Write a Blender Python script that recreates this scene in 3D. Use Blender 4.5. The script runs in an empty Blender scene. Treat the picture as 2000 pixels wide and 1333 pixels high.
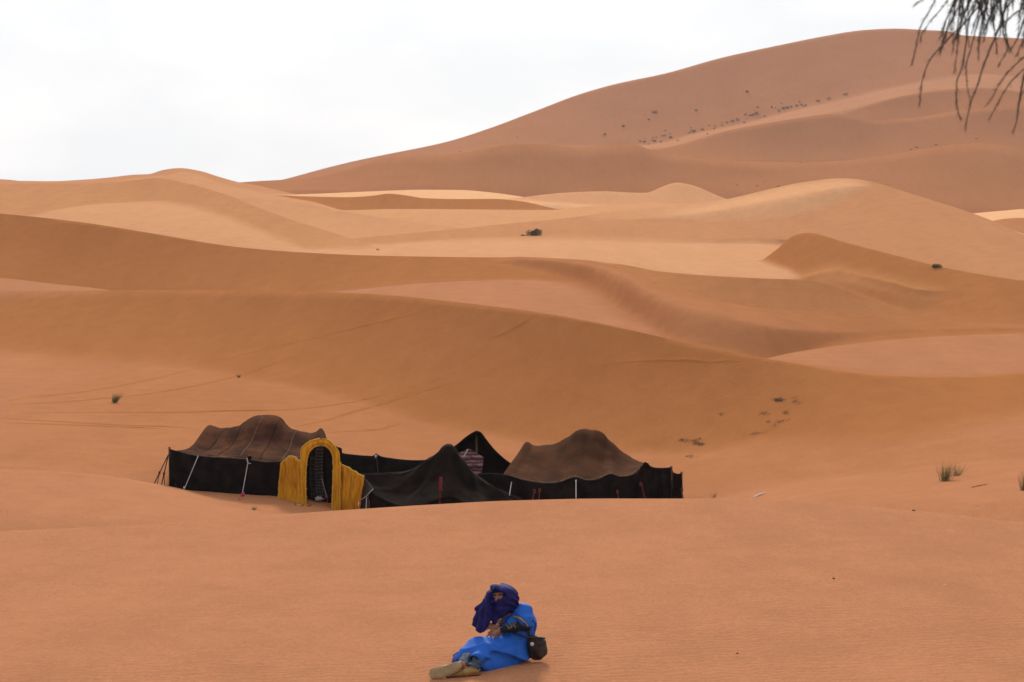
import bpy, bmesh, math, random
import numpy as np
from mathutils import Vector, Matrix

random.seed(7); RNG = np.random.default_rng(7)
SC = bpy.context.scene
COL = SC.collection

# ------------------------------------------------------------------ camera
F_PX, CX, CY, HOR, CAMZ = 3000.0, 1000.0, 666.5, 420.0, 10.0
PITCH = math.atan((CY - HOR) / F_PX)
cam_d = bpy.data.cameras.new('camera'); cam = bpy.data.objects.new('camera', cam_d); COL.objects.link(cam)
cam.location = (0, 0, CAMZ); cam.rotation_euler = (math.radians(90) - PITCH, 0, 0)
cam_d.sensor_width = 36; cam_d.lens = F_PX / 2000 * 36
cam_d.clip_start = 0.1; cam_d.clip_end = 20000
cam_d.dof.use_dof = True; cam_d.dof.focus_distance = 26; cam_d.dof.aperture_fstop = 4.5
SC.camera = cam

# ------------------------------------------------------------------ sky, sun, exposure
SUN_AZ, SUN_EL = math.radians(-5), math.radians(31)      # from +Y, negative = to the left
wd = bpy.data.worlds.new('World'); SC.world = wd; wd.use_nodes = True
wn, wl = wd.node_tree.nodes, wd.node_tree.links
wn.clear()
w_out = wn.new('ShaderNodeOutputWorld'); w_bg = wn.new('ShaderNodeBackground')
w_sky = wn.new('ShaderNodeTexSky'); w_sky.sky_type = 'NISHITA'; w_sky.sun_disc = False
w_sky.sun_elevation = SUN_EL; w_sky.sun_rotation = SUN_AZ
w_sky.dust_density = 3.0; w_sky.air_density = 1.0
w_tc = wn.new('ShaderNodeTexCoord'); w_mp = wn.new('ShaderNodeMapping')
w_mp.inputs['Scale'].default_value = (3.2, 3.2, 9.0)
w_nz = wn.new('ShaderNodeTexNoise'); w_nz.inputs['Scale'].default_value = 1.6
w_nz.inputs['Detail'].default_value = 5; w_nz.inputs['Roughness'].default_value = 0.55
w_rp = wn.new('ShaderNodeValToRGB')
w_rp.color_ramp.elements[0].position = 0.40; w_rp.color_ramp.elements[0].color = (0, 0, 0, 1)
w_rp.color_ramp.elements[1].position = 0.60; w_rp.color_ramp.elements[1].color = (1, 1, 1, 1)
w_cl = wn.new('ShaderNodeMix'); w_cl.data_type = 'RGBA'                     # thin grey-blue to bright white cloud
w_cl.inputs['A'].default_value = (6.5, 6.85, 7.1, 1); w_cl.inputs['B'].default_value = (7.3, 7.42, 7.5, 1)
w_mx = wn.new('ShaderNodeMix'); w_mx.data_type = 'RGBA'; w_mx.inputs['Factor'].default_value = .97
wl.new(w_tc.outputs['Generated'], w_mp.inputs['Vector']); wl.new(w_mp.outputs['Vector'], w_nz.inputs['Vector'])
wl.new(w_nz.outputs['Fac'], w_rp.inputs['Fac']); wl.new(w_rp.outputs['Color'], w_cl.inputs['Factor'])
wl.new(w_cl.outputs['Result'], w_mx.inputs['B'])
wl.new(w_sky.outputs['Color'], w_mx.inputs['A']); wl.new(w_mx.outputs['Result'], w_bg.inputs['Color'])
w_bg.inputs['Strength'].default_value = 0.10
wl.new(w_bg.outputs['Background'], w_out.inputs['Surface'])

sun_d = bpy.data.lights.new('sun', 'SUN'); sun_d.energy = 2.5; sun_d.angle = math.radians(10)
sun_d.color = (1.0, 0.93, 0.82)
sun = bpy.data.objects.new('sun', sun_d); COL.objects.link(sun)
sdir = Vector((math.sin(SUN_AZ) * math.cos(SUN_EL), math.cos(SUN_AZ) * math.cos(SUN_EL), math.sin(SUN_EL)))
sun.rotation_euler = sdir.to_track_quat('Z', 'Y').to_euler()
sun.location = (-40, 30, 60)

SC.view_settings.view_transform = 'Standard'; SC.view_settings.look = 'None'
SC.view_settings.exposure = 0.55; SC.view_settings.gamma = 1.0
SC.view_settings.use_curve_mapping = False
SC.cycles.use_denoising = True
SC.cycles.max_bounces = 6; SC.cycles.diffuse_bounces = 3; SC.cycles.volume_bounces = 1
SC.cycles.use_adaptive_sampling = True; SC.cycles.adaptive_threshold = 0.012

# ------------------------------------------------------------------ helpers
def W(px, py, d):
    """the point at distance d (metres along +Y) that lies on the sight line through a picture point"""
    a, b = (px - CX) / F_PX, (CY - py) / F_PX
    dx, dy, dz = a, math.cos(PITCH) + b * math.sin(PITCH), -math.sin(PITCH) + b * math.cos(PITCH)
    k = d / dy
    return np.array((dx * k, d, CAMZ + dz * k))

def put(name, verts, faces, mat=None, parent=None, smooth=True, loc=None):
    me = bpy.data.meshes.new(name)
    me.from_pydata([tuple(v) for v in verts], [], [tuple(f) for f in faces]); me.update()
    if smooth: me.polygons.foreach_set('use_smooth', [True] * len(me.polygons))
    o = bpy.data.objects.new(name, me); COL.objects.link(o)
    if mat is not None: me.materials.append(mat)
    if parent is not None: o.parent = parent; o.matrix_parent_inverse = Matrix.Translation(-Vector(parent.location))
    return o

def empty(name, loc):
    o = bpy.data.objects.new(name, None); COL.objects.link(o); o.location = tuple(loc); o.empty_display_size = 0.2
    return o

def tag(o, label=None, cat=None, group=None, kind=None):
    if label: o['label'] = label
    if cat: o['category'] = cat
    if group: o['group'] = group
    if kind: o['kind'] = kind
    return o

def pchip(x, y, q):
    """monotone cubic interpolation, constant outside"""
    x = np.asarray(x, float); y = np.asarray(y, float); q = np.clip(q, x[0], x[-1])
    if len(x) == 1: return np.full_like(q, y[0])
    h = np.diff(x); s = np.diff(y) / h
    m = np.zeros_like(y)
    if len(x) > 2:
        w1 = 2 * h[1:] + h[:-1]; w2 = h[1:] + 2 * h[:-1]
        ok = (s[:-1] * s[1:]) > 0
        with np.errstate(divide='ignore', invalid='ignore'):
            m[1:-1] = np.where(ok, (w1 + w2) / (w1 / s[:-1] + w2 / s[1:]), 0)
    m[0], m[-1] = s[0], s[-1]
    i = np.clip(np.searchsorted(x, q) - 1, 0, len(x) - 2)
    u = (q - x[i]) / h[i]
    return ((1 + 2 * u) * (1 - u) ** 2 * y[i] + u * (1 - u) ** 2 * h[i] * m[i]
            + u * u * (3 - 2 * u) * y[i + 1] + u * u * (u - 1) * h[i] * m[i + 1])

def catmull(pts, n):
    """n points along a smooth curve through pts (chord-length parameter)"""
    P = np.asarray(pts, float)
    if len(P) == 2: return P[0] + (P[1] - P[0]) * np.linspace(0, 1, n)[:, None]
    L = np.r_[0, np.cumsum(np.sqrt(np.linalg.norm(np.diff(P, axis=0), axis=1)) ** 2 + 1e-9)]
    q = np.linspace(0, L[-1], n)
    m = np.zeros_like(P); h = np.diff(L)[:, None]; s = np.diff(P, axis=0) / h
    m[1:-1] = (s[:-1] * h[1:] + s[1:] * h[:-1]) / (h[1:] + h[:-1]); m[0], m[-1] = s[0], s[-1]
    i = np.clip(np.searchsorted(L, q) - 1, 0, len(L) - 2); u = ((q - L[i]) / np.diff(L)[i])[:, None]; hh = np.diff(L)[i][:, None]
    return ((1 + 2 * u) * (1 - u) ** 2 * P[i] + u * (1 - u) ** 2 * hh * m[i]
            + u * u * (3 - 2 * u) * P[i + 1] + u * u * (u - 1) * hh * m[i + 1])

def snoise(x, y, seed, octaves=4, base=1.0):
    """cheap smooth noise: a sum of rotated sine products"""
    r = np.random.default_rng(seed); out = np.zeros(np.broadcast(x, y).shape); a = 1.0; f = base
    for _ in range(octaves):
        for _ in range(3):
            th = r.uniform(0, math.tau); p1, p2 = r.uniform(0, math.tau, 2); g = f * r.uniform(.7, 1.3)
            out += a * np.sin(g * (x * math.cos(th) + y * math.sin(th)) + p1) * np.sin(.73 * g * (-x * math.sin(th) + y * math.cos(th)) + p2) / 1.5
        a *= .5; f *= 2.03
    return out
# ------------------------------------------------------------------ materials
def new_mat(name):
    m = bpy.data.materials.new(name); m.use_nodes = True
    nt = m.node_tree; b = nt.nodes['Principled BSDF']
    return m, nt, b

def cloth_mat(name, col, col2=None, scale=12.0, rough=0.9, bump=0.4, bscale=120.0, stretch=(1, 1, 1), sheen=0.0, spec=0.2):
    """a fabric: two tones mixed by noise, fine weave as bump"""
    m, nt, b = new_mat(name); N, L = nt.nodes, nt.links
    col2 = col2 or tuple(c * 0.7 for c in col)
    tc = N.new('ShaderNodeTexCoord'); mp = N.new('ShaderNodeMapping'); mp.inputs['Scale'].default_value = stretch
    L.new(tc.outputs['Object'], mp.inputs['Vector'])
    n1 = N.new('ShaderNodeTexNoise'); n1.inputs['Scale'].default_value = scale; n1.inputs['Detail'].default_value = 5
    L.new(mp.outputs['Vector'], n1.inputs['Vector'])
    rp = N.new('ShaderNodeValToRGB'); rp.color_ramp.elements[0].position = .35; rp.color_ramp.elements[1].position = .68
    rp.color_ramp.elements[0].color = (*col2, 1); rp.color_ramp.elements[1].color = (*col, 1)
    L.new(n1.outputs['Fac'], rp.inputs['Fac']); L.new(rp.outputs['Color'], b.inputs['Base Color'])
    n2 = N.new('ShaderNodeTexNoise'); n2.inputs['Scale'].default_value = bscale; n2.inputs['Detail'].default_value = 3
    L.new(mp.outputs['Vector'], n2.inputs['Vector'])
    bp = N.new('ShaderNodeBump'); bp.inputs['Strength'].default_value = bump; bp.inputs['Distance'].default_value = 0.02
    L.new(n2.outputs['Fac'], bp.inputs['Height']); L.new(bp.outputs['Normal'], b.inputs['Normal'])
    b.inputs['Roughness'].default_value = rough; b.inputs['Specular IOR Level'].default_value = spec
    if sheen: b.inputs['Sheen Weight'].default_value = sheen; b.inputs['Sheen Roughness'].default_value = .5
    return m

def flat_mat(name, col, rough=0.8, spec=0.25):
    return cloth_mat(name, col, tuple(c * .75 for c in col), scale=25, rough=rough, bump=.15, spec=spec)

def sand_material():
    m, nt, b = new_mat('sand'); N, L = nt.nodes, nt.links
    tc = N.new('ShaderNodeTexCoord')
    def noise(scale, detail=4, rough=.55, stretch=None):
        n = N.new('ShaderNodeTexNoise'); n.inputs['Scale'].default_value = scale
        n.inputs['Detail'].default_value = detail; n.inputs['Roughness'].default_value = rough
        if stretch:
            mp = N.new('ShaderNodeMapping'); mp.inputs['Scale'].default_value = stretch
            L.new(tc.outputs['Object'], mp.inputs['Vector']); L.new(mp.outputs['Vector'], n.inputs['Vector'])
        else: L.new(tc.outputs['Object'], n.inputs['Vector'])
        return n
    def ramp(src, p0, c0, p1, c1):
        r = N.new('ShaderNodeValToRGB'); r.color_ramp.elements[0].position = p0; r.color_ramp.elements[1].position = p1
        r.color_ramp.elements[0].color = (*c0, 1); r.color_ramp.elements[1].color = (*c1, 1)
        L.new(src, r.inputs['Fac']); return r
    def mix(kind, a, bb, fac):
        x = N.new('ShaderNodeMix'); x.data_type = 'RGBA'; x.blend_type = kind
        if isinstance(fac, float): x.inputs['Factor'].default_value = fac
        else: L.new(fac, x.inputs['Factor'])
        for k, s in (('A', a), ('B', bb)):
            if isinstance(s, tuple): x.inputs[k].default_value = (*s, 1)
            else: L.new(s, x.inputs[k])
        return x.outputs['Result']
    big = noise(.035, 5)                                        # broad drifts of slightly redder / yellower grain
    base = ramp(big.outputs['Fac'], .3, SAND_A, .72, SAND_B).outputs['Color']
    pink = N.new('ShaderNodeAttribute'); pink.attribute_name = 'sky_tint'  # sky sheen on the flats and far haze, put into the sand colour
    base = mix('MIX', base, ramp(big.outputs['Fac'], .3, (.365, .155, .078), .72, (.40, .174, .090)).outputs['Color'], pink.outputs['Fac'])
    pale = N.new('ShaderNodeAttribute'); pale.attribute_name = 'sun_tint'  # sunlight through a gap in the clouds, painted into the base colour
    base = mix('MIX', base, SAND_SUNLIT, pale.outputs['Fac'])
    med = noise(.9, 6, .65)
    base = mix('MULTIPLY', base, ramp(med.outputs['Fac'], .3, (.93, .93, .93), .7, (1.05, 1.05, 1.05)).outputs['Color'], 1.0)
    fine = noise(22, 6, .8)
    base = mix('MULTIPLY', base, ramp(fine.outputs['Fac'], .3, (.80, .80, .80), .72, (1.16, 1.16, 1.16)).outputs['Color'], 1.0)
    mid = noise(4.5, 5, .7)
    base = mix('MULTIPLY', base, ramp(mid.outputs['Fac'], .3, (.955, .955, .955), .7, (1.04, 1.04, 1.04)).outputs['Color'], 1.0)
    stk = noise(.5, 5, .6, (1.0, .16, .16))
    base = mix('MULTIPLY', base, ramp(stk.outputs['Fac'], .32, (.965, .965, .965), .68, (1.03, 1.03, 1.03)).outputs['Color'], 1.0)
    L.new(base, b.inputs['Base Color'])
    b.inputs['Roughness'].default_value = .8; b.inputs['Specular IOR Level'].default_value = SAND_SPEC
    # relief: wind ripples and grain
    mp = N.new('ShaderNodeMapping'); mp.inputs['Rotation'].default_value = (0, 0, math.radians(84)); mp.inputs['Scale'].default_value = (1, 1, .2)
    L.new(tc.outputs['Object'], mp.inputs['Vector'])
    wv = N.new('ShaderNodeTexWave'); wv.wave_type = 'BANDS'; wv.bands_direction = 'X'; wv.wave_profile = 'SIN'
    wv.inputs['Scale'].default_value = 2.4; wv.inputs['Distortion'].default_value = 9.0
    wv.inputs['Detail'].default_value = 3; wv.inputs['Detail Scale'].default_value = 1.3
    L.new(mp.outputs['Vector'], wv.inputs['Vector'])
    patch = noise(.25, 3)
    pr = ramp(patch.outputs['Fac'], .38, (.15, .15, .15), .66, (1, 1, 1))
    mul = N.new('ShaderNodeMath'); mul.operation = 'MULTIPLY'
    L.new(wv.outputs['Fac'], mul.inputs[0]); L.new(pr.outputs['Color'], mul.inputs[1])
    b1 = N.new('ShaderNodeBump'); b1.inputs['Strength'].default_value = .32; b1.inputs['Distance'].default_value = .022
    L.new(mul.outputs[0], b1.inputs['Height'])
    g = noise(30, 5, .75)
    b2 = N.new('ShaderNodeBump'); b2.inputs['Strength'].default_value = .55; b2.inputs['Distance'].default_value = .03
    L.new(g.outputs['Fac'], b2.inputs['Height']); L.new(b1.outputs['Normal'], b2.inputs['Normal'])
    g2 = noise(1.1, 5, .7)
    b3 = N.new('ShaderNodeBump'); b3.inputs['Strength'].default_value = .2; b3.inputs['Distance'].default_value = .10
    L.new(g2.outputs['Fac'], b3.inputs['Height']); L.new(b2.outputs['Normal'], b3.inputs['Normal'])
    L.new(b3.outputs['Normal'], b.inputs['Normal'])
    return m
SAND_A, SAND_B, SAND_SUNLIT, SAND_SPEC = (.318, .119, .039), (.352, .137, .049), (.64, .345, .180), .0
M_SAND = sand_material()
# ------------------------------------------------------------------ the dunes: one sheet of sand
T_GRID = np.linspace(-.9, .9, 2701)                    # 1.5 milliradian-ish steps, 2 picture points each
def gsmooth(v, sigma):
    n = max(1, int(3 * sigma)); k = np.exp(-.5 * (np.arange(-n, n + 1) / sigma) ** 2); k /= k.sum()
    return np.convolve(np.pad(v, n, mode='edge'), k, mode='valid')
class Curve:
    """a line on the sand through surveyed points, smoothed"""
    def __init__(s, pts, sd=14, sp=2.5):
        P = np.array(sorted(pts)); q = CX + T_GRID * F_PX
        dv = gsmooth(pchip(P[:, 0], P[:, 2], q), sd); pv = gsmooth(pchip(P[:, 0], P[:, 1], q), sp)
        b = (CY - pv) / F_PX
        s.dv = dv; s.zv = CAMZ + dv * (-math.sin(PITCH) + b * math.cos(PITCH)) / (math.cos(PITCH) + b * math.sin(PITCH))
        s.t = np.array([(P[0, 0] - CX) / F_PX, (P[-1, 0] - CX) / F_PX])
    def d(s, t): return np.interp(t, T_GRID, s.dv)
    def z(s, t): return np.interp(t, T_GRID, s.zv)

# light painted per dune: sun through cloud gaps, then sky sheen and far haze
SUN_TINT = dict(great_bench=.14, third_flat=.52, right_dune=.26, right_dune_band=.66, left_dune=.34, left_dune_apron=.5, orange_flat=.55, middle_ridge=.42, far_peak=.5, left_knoll=.42, left_skyline=.3, bright_flat=1.0, shadow_ridge=.0, pocket_ridge=.1, pocket_tongue=.2, dark_band=.05, bright_flat_mound=.1)
SKY_TINT = dict(near=1, main_crest=.15, second_crest=.18, shadow_ridge=.2, pocket_ridge=.25, left_bank=.95, floor_front=.8, floor_back=.55, left_ledge=1, right_swell=.95, second_flat=1, second_lip=.6, third_flat=.9, right_dune=.55, right_dune_band=.8, left_dune=.2,
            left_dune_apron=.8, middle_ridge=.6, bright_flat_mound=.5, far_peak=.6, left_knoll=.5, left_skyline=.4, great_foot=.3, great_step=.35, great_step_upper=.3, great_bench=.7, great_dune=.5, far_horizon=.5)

class Dune:
    """a dune: crest line, foot line on the camera's side, profile between them, lee slope behind"""
    def __init__(s, name, crest, foot, c=0.0, back=0.14, under=0.7, round_=0.0):
        pale = SUN_TINT.get(name, 0.0)
        s.pink = SKY_TINT.get(name, 0.0)
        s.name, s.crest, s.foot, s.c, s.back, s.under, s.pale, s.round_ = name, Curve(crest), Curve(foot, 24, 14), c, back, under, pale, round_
    def height(s, t, y):
        dc, zc, df, zf = s.crest.d(t), s.crest.z(t), s.foot.d(t), s.foot.z(t)
        df = np.minimum(df, dc - .5)
        u = (dc - y) / (dc - df); uc = np.clip(u, 0, 1)
        g = uc * (1 + s.c * (1 - uc))
        z = zc + (zf - zc) * g
        z = np.where(u > 1, zf - s.under * (df - y), z)
        bk = y - dc
        r = s.round_ * dc
        drop = s.back * np.where(bk < r, bk * bk / (2 * r + 1e-9), bk - r / 2) if s.round_ > 0 else s.back * bk
        z = np.where(u < 0, zc - drop, z)
        for te, sg in ((s.crest.t[0], -1), (s.crest.t[-1], 1)):       # a dune that ends inside the view runs out into the sand
            if abs(te) < .38:
                e = np.clip((t - te) * sg, 0, None) * dc
                z = z - (.3 if s.name == 'shadow_ridge' else .35) * e * e / (e + 1.5)
        return z

DUNES = [
 # the near sand, the hollow with the tents
 Dune('near', [(-600,1075,26),(0,1040,26),(200,1031,26.5),(400,1018,27),(520,1009,27.3),(650,1000,27.5),(850,987,27.5),(1000,979,27.3),(1200,974.5,27),(1400,974.5,26.5),(1550,979,26),(1700,990,25.5),(1850,1004,25),(2000,1020,25),(2600,1060,24)],
      [(0,1290,15.8),(1000,1290,15.8),(2000,1290,15.8)], c=-.25, back=.34, under=-.055, round_=.02),
 Dune('left_bank', [(-700,905,40),(-100,915,41),(100,922,41.5),(200,931,41.7),(280,944,41.8),(345,956,42),(400,971,42),(470,988,41.6),(560,1004,41),(640,1018,40.5),(760,1045,40)],
      [(-600,1040,32),(0,1012,33),(300,1020,34),(600,1040,35)], c=-.1, back=.45, under=.12),
 Dune('floor_front', [(-600,885,46),(0,893,46),(300,925,46),(480,936,46),(600,942,46),(700,963,46),(800,982,46),(1000,988,46),(1330,980,46),(1500,950,45),(1700,925,43),(1850,906,42),(2000,890,41),(2600,860,40)],
      [(-400,1010,33),(0,1000,34),(300,1040,36),(480,1062,36),(600,1070,36),(700,1085,36),(1000,1090,36),(1350,1060,36),(1600,985,34),(1850,985,31),(2000,985,30),(2500,985,30)], c=-.05, back=.01, under=.06),
 Dune('floor_back', [(-700,830,56),(0,833,56),(400,840,56),(650,850,56),(850,874,56),(1100,884,56),(1350,876,54),(1500,862,52),(1700,850,50),(2000,840,47),(2600,835,46)],
      [(-600,885,46),(0,893,46),(300,925,46),(480,936,46),(600,942,46),(700,963,46),(800,982,46),(1000,988,46),(1330,980,46),(1500,950,45),(1700,925,43),(1850,906,42),(2000,890,41),(2600,860,40)], c=0, back=.0, under=.1),
 Dune('main_crest', [(-700,590,106),(0,574,101),(230,568.5,98),(400,567,94),(600,570,86),(750,578,79),(900,592,73),(1050,611,68.5),(1200,638,64.5),(1350,671,61),(1480,697,59),(1560,711,58),(1650,727,57),(1750,737,56.5),(1900,739,56.5),(2000,732,56.5),(2600,700,57)],
      [(-700,712,84),(0,716,82),(300,722,79.5),(500,738,74),(650,765,69),(800,820,63),(950,852,60),(1100,874,57),(1300,884,54),(1500,876,51.5),(1700,875,47.5),(2000,875,44.5)], c=.4, back=.10),
 # second rank
 Dune('left_ledge', [(-700,530,112),(0,545,108),(100,555,106),(200,565.5,103),(250,575,101.5),(320,592,99)], [(-700,575,101),(0,575,100),(200,572,98),(300,590,96)], c=0, back=.1),
 Dune('right_swell', [(1455,722,62),(1510,698,66),(1600,681,69),(1750,663,72),(1900,655,74),(2000,653,75),(2600,650,78)],
      [(1440,745,60.2),(1560,718,59.2),(1650,735,58.2),(1750,745,57.6),(2000,742,57.6),(2600,730,58)], c=-.3, back=.16),
 Dune('second_crest', [(-700,395,138),(-100,410,134),(0,418,131),(150,433,127),(300,456,122),(450,480,117),(600,493,113),(750,500,110),(900,502,108),(1050,503,106),(1150,511,97),(1210,525,89),(1260,546,82.5),(1330,570,78),(1400,589,76.5),(1480,605,76.5),(1560,610,77.8),(1700,620,79),(1850,630,79.5),(2000,635,79.2),(2600,640,80)],
      [(-700,545,115),(0,552,115),(150,564,112.5),(300,574,109),(450,576,105.5),(600,572,103),(750,558,101),(900,548,98),(1050,552,95),(1150,572,88),(1230,640,74),(1300,690,66),(1380,705,64.5),(1480,705,67),(1560,692,70),(1650,678,72),(1800,663,74),(2000,655,75.5)], c=.2, back=.14),
 Dune('second_flat', [(480,600,104),(560,582,101),(700,566,98),(800,556,96),(900,550,95),(1000,548,94),(1100,554,92),(1180,572,89),(1250,600,85)],
      [(480,620,90),(560,600,88),(700,592,82),(900,604,75),(1050,625,70),(1200,655,66),(1300,690,62)], c=-.2, back=.05),
 Dune('second_lip', [(1020,502.5,107),(1100,506,101),(1150,510.7,97),(1210,524.7,89),(1260,545.6,82.5),(1330,569.5,78),(1400,588.5,76.5),(1480,604.5,76.5),(1560,609.5,77.8),(1700,619.5,79),(1850,629.5,79.5),(2000,634.5,79.2),(2600,640,80)],
      [(1020,504,105.5),(1100,511,97.5),(1150,519,92.5),(1200,534,84.5),(1250,562,76.5),(1300,592,71),(1400,617,69.3),(1480,635,69.6),(1560,647,72),(1650,651,74.2),(1800,647,76.4),(2000,642,77.4),(2600,642,78)], c=0, back=.14, under=.5),
 # third rank
 Dune('pocket_ridge', [(1150,512,113),(1210,516,109),(1290,530,106),(1400,539,104),(1500,544,103),(1575,546.5,102.5),(1640,562,101.5),(1720,592,100),(1800,624,98)],
      [(1150,545,104),(1260,560,100),(1350,588,98.5),(1450,614,97.5),(1575,628,96),(1640,634,95.5),(1720,642,94.5),(1800,650,93.5)], c=.15, back=.07),
 Dune('pocket_tongue', [(1640,526,112.3),(1690,539,107.6),(1720,546,105.2),(1750,553,102.8),(1790,566,100.5)], [(1640,548,111),(1690,560,106.2),(1750,574,101.3),(1790,590,99)], c=.2, back=.02),
 Dune('shadow_ridge', [(1470,522,128),(1515,488,127.5),(1550,460,126.5),(1575,455,125),(1650,474,119),(1750,500,111),(1850,525,105),(1930,540,101.5),(2000,550,99),(2600,580,95)],
      [(1470,575,118),(1515,552,118),(1550,535,118.5),(1580,540,116.5),(1612,568,111.5),(1650,602,105),(1750,614,100),(1850,624,95.5),(2000,636,91),(2600,650,88)], c=.05, back=.10, under=.4),
 Dune('third_flat', [(-300,520,140),(300,500,142),(500,488,145),(740,478,150),(900,470,155),(1100,465,160),(1300,462,162),(1450,468,156),(1530,480,146)],
      [(300,540,118),(500,500,117),(740,506,112),(900,508,110),(1100,512,108),(1300,545,107),(1450,556,106),(1530,560,106)], c=0, back=.03),
 Dune('right_dune', [(640,470,160),(800,456,168),(900,447,172),(1000,437,175),(1100,427,178),(1200,414,180),(1300,405,180),(1400,394,180),(1500,372,179),(1560,359,177),(1640,350,172),(1690,353,167),(1750,370,160),(1820,393,152),(1880,412,146),(1940,434,140),(2000,460,134),(2200,520,126)],
      [(640,500,140),(800,486,146),(1000,484,148),(1200,478,150),(1400,470,150),(1560,468,148),(1700,494,136),(1850,528,120),(2000,553,112),(2200,570,108)], c=.0, back=.25),
 Dune('right_dune_band', [(1180,417,180),(1300,404.5,180),(1400,393,180),(1500,371,179),(1560,358.3,177),(1640,349.5,172),(1672,351,168)],
      [(1180,436,172),(1300,424,169),(1430,406,165),(1500,393,163.5),(1580,378,162.5),(1640,366,163),(1672,362,164)], c=0, back=.25, under=.55),
 Dune('left_dune', [(-700,365,215),(0,358,205),(150,357,202),(250,353,198),(310,347,195),(360,357,188),(450,383,175),(510,407,166),(562,426,160),(652,454,150),(700,470,144),(738,486,140),(800,510,134)],
      [(-700,430,172),(0,430,170),(300,442,163),(450,462,150),(562,480,142),(700,498,130),(800,520,124)], c=.1, back=.2),
 Dune('left_dune_apron', [(-300,450,166),(60,424,173),(130,408,175.5),(200,399,177),(300,396,177.5),(400,409,171),(470,430,163),(540,460,152)],
      [(-200,470,140),(60,460,140),(300,482,132),(540,500,126)], c=-.3, back=.05),
 Dune('middle_ridge', [(380,380,250),(460,384,244),(560,391,236),(640,407,226),(720,421,216),(800,433,208),(900,446,198),(1000,455,190),(1100,470,180)],
      [(400,440,205),(560,445,190),(652,462,176),(740,486,160),(900,484,158),(1100,490,158)], c=.55, back=.12),
 Dune('orange_flat', [(480,405,290),(690,414,286),(760,412,286),(860,412,285),(1000,413,284),(1080,413,284),(1150,405,284),(1300,399,280),(1420,400,270)],
      [(560,440,225),(760,448,215),(900,452,204),(1100,440,200),(1400,410,200)], c=0, back=.05),
 Dune('dark_band', [(450,388,318),(520,383,316),(600,386,314),(680,388,312),(730,385,311),(760,381,310),(790,384,309),(830,390,308),(900,391.5,307),(960,391,306),(1020,396,304),(1060,405,302),(1095,413,300),(1200,430,296)],
      [(450,415,290),(600,402,300),(690,416,297),(760,414,297),(900,414,295),(1060,414,293),(1200,440,290)], c=.1, back=.1),
 Dune('far_peak', [(960,395,350),(1050,382,352),(1100,377,353),(1180,374,354),(1230,376.5,354),(1262,377,353),(1290,366,352),(1320,357,350),(1350,362,346),(1380,374,340),(1410,387,334),(1500,410,325)],
      [(960,408,320),(1100,408,325),(1250,404,328),(1320,402,330),(1400,404,318),(1500,420,310)], c=.1, back=.25),
 Dune('bright_flat', [(440,388,420),(560,378,418),(620,375.5,416),(740,370,412),(820,367.5,410),(900,368.5,408),(960,374,406),(1025,384,402),(1100,400,395),(1700,430,330),(1850,422,330),(1900,416.5,330),(1950,412,330),(2000,408,330),(2600,400,330)],
      [(440,400,340),(620,395,325),(760,392,322),(900,396,320),(1025,398,318),(1500,430,300),(1900,440,270),(2000,440,270)], c=0, back=.1),
 Dune('bright_flat_mound', [(1880,445,250),(1930,434,250),(1960,428,250),(2000,426,250),(2600,425,250)], [(1880,470,225),(2000,470,225)], c=0, back=.14),
 # skyline on the left
 Dune('left_knoll', [(180,372,320),(250,352,320),(300,345.5,320),(330,343,320),(358,337,318),(385,341,314),(430,358,306),(500,376,296),(600,395,290)],
      [(180,390,250),(300,372,252),(430,388,250),(600,410,250)], c=.1, back=.14),
 Dune('left_skyline', [(-700,335,500),(-100,350,490),(0,353.5,488),(100,354,486),(170,350,484),(220,345,482),(270,339,480),(295,338,480),(320,330,478),(355,325.5,476),(390,330,474),(430,342,470),(470,353,468),(500,358,466),(560,372,460),(640,392,450)],
      [(-700,362,330),(0,362,330),(200,362,330),(355,352,400),(470,380,380),(640,400,360)], c=.1, back=.2),
 # the great dune
 Dune('great_foot', [(420,364,700),(500,357,700),(545,354,700),(600,349,700),(680,332,700),(760,309,700),(830,304,700),(900,299,700),(960,286,700),(1000,280,700),(1050,278,700),(1130,285,702),(1190,281,704),(1230,278,704),(1280,293,702),(1350,305,700),(1480,315,698),(1560,318,696),(1630,315,694),(1700,308,690),(1800,292,684),(1900,282,680),(1960,288,676),(2000,300,672),(2600,330,660)],
      [(420,380,620),(600,378,630),(800,376,640),(1000,384,644),(1300,384,644),(1500,380,644),(1700,392,620),(2000,420,590)], c=.25, back=.12),
 Dune('great_step', [(1180,320,790),(1250,301,792),(1330,281,794),(1420,256,797),(1500,241,800),(1560,231,802),(1620,224,804),(1660,229,800),(1700,238,796),(1780,232,792),(1870,218,788),(2000,207,784),(2600,190,780)],
      [(1180,330,745),(1400,316,752),(1560,324,752),(1700,318,746),(1900,295,738),(2000,305,730)], c=.4, back=.10),
 Dune('great_step_upper', [(1560,250,850),(1640,222,852),(1700,200,854),(1760,184,856),(1830,174,858),(1900,170,858),(1950,174,857),(2000,181,856),(2600,220,850)],
      [(1560,260,826),(1700,243,826),(1870,224,822),(2000,214,818)], c=.2, back=.08),
 Dune('great_bench', [(1000,300,905),(1100,289,908),(1200,288,910),(1290,279,912),(1350,262,916),(1450,240,922),(1550,215,928),(1650,191,932),(1750,169,936),(1850,152,938),(1920,147,938),(2000,158,936),(2600,200,930)],
      [(1000,312,760),(1200,296,780),(1350,282,810),(1500,246,818),(1650,214,868),(1760,186,870),(2000,186,870)], c=0, back=.05),
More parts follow.
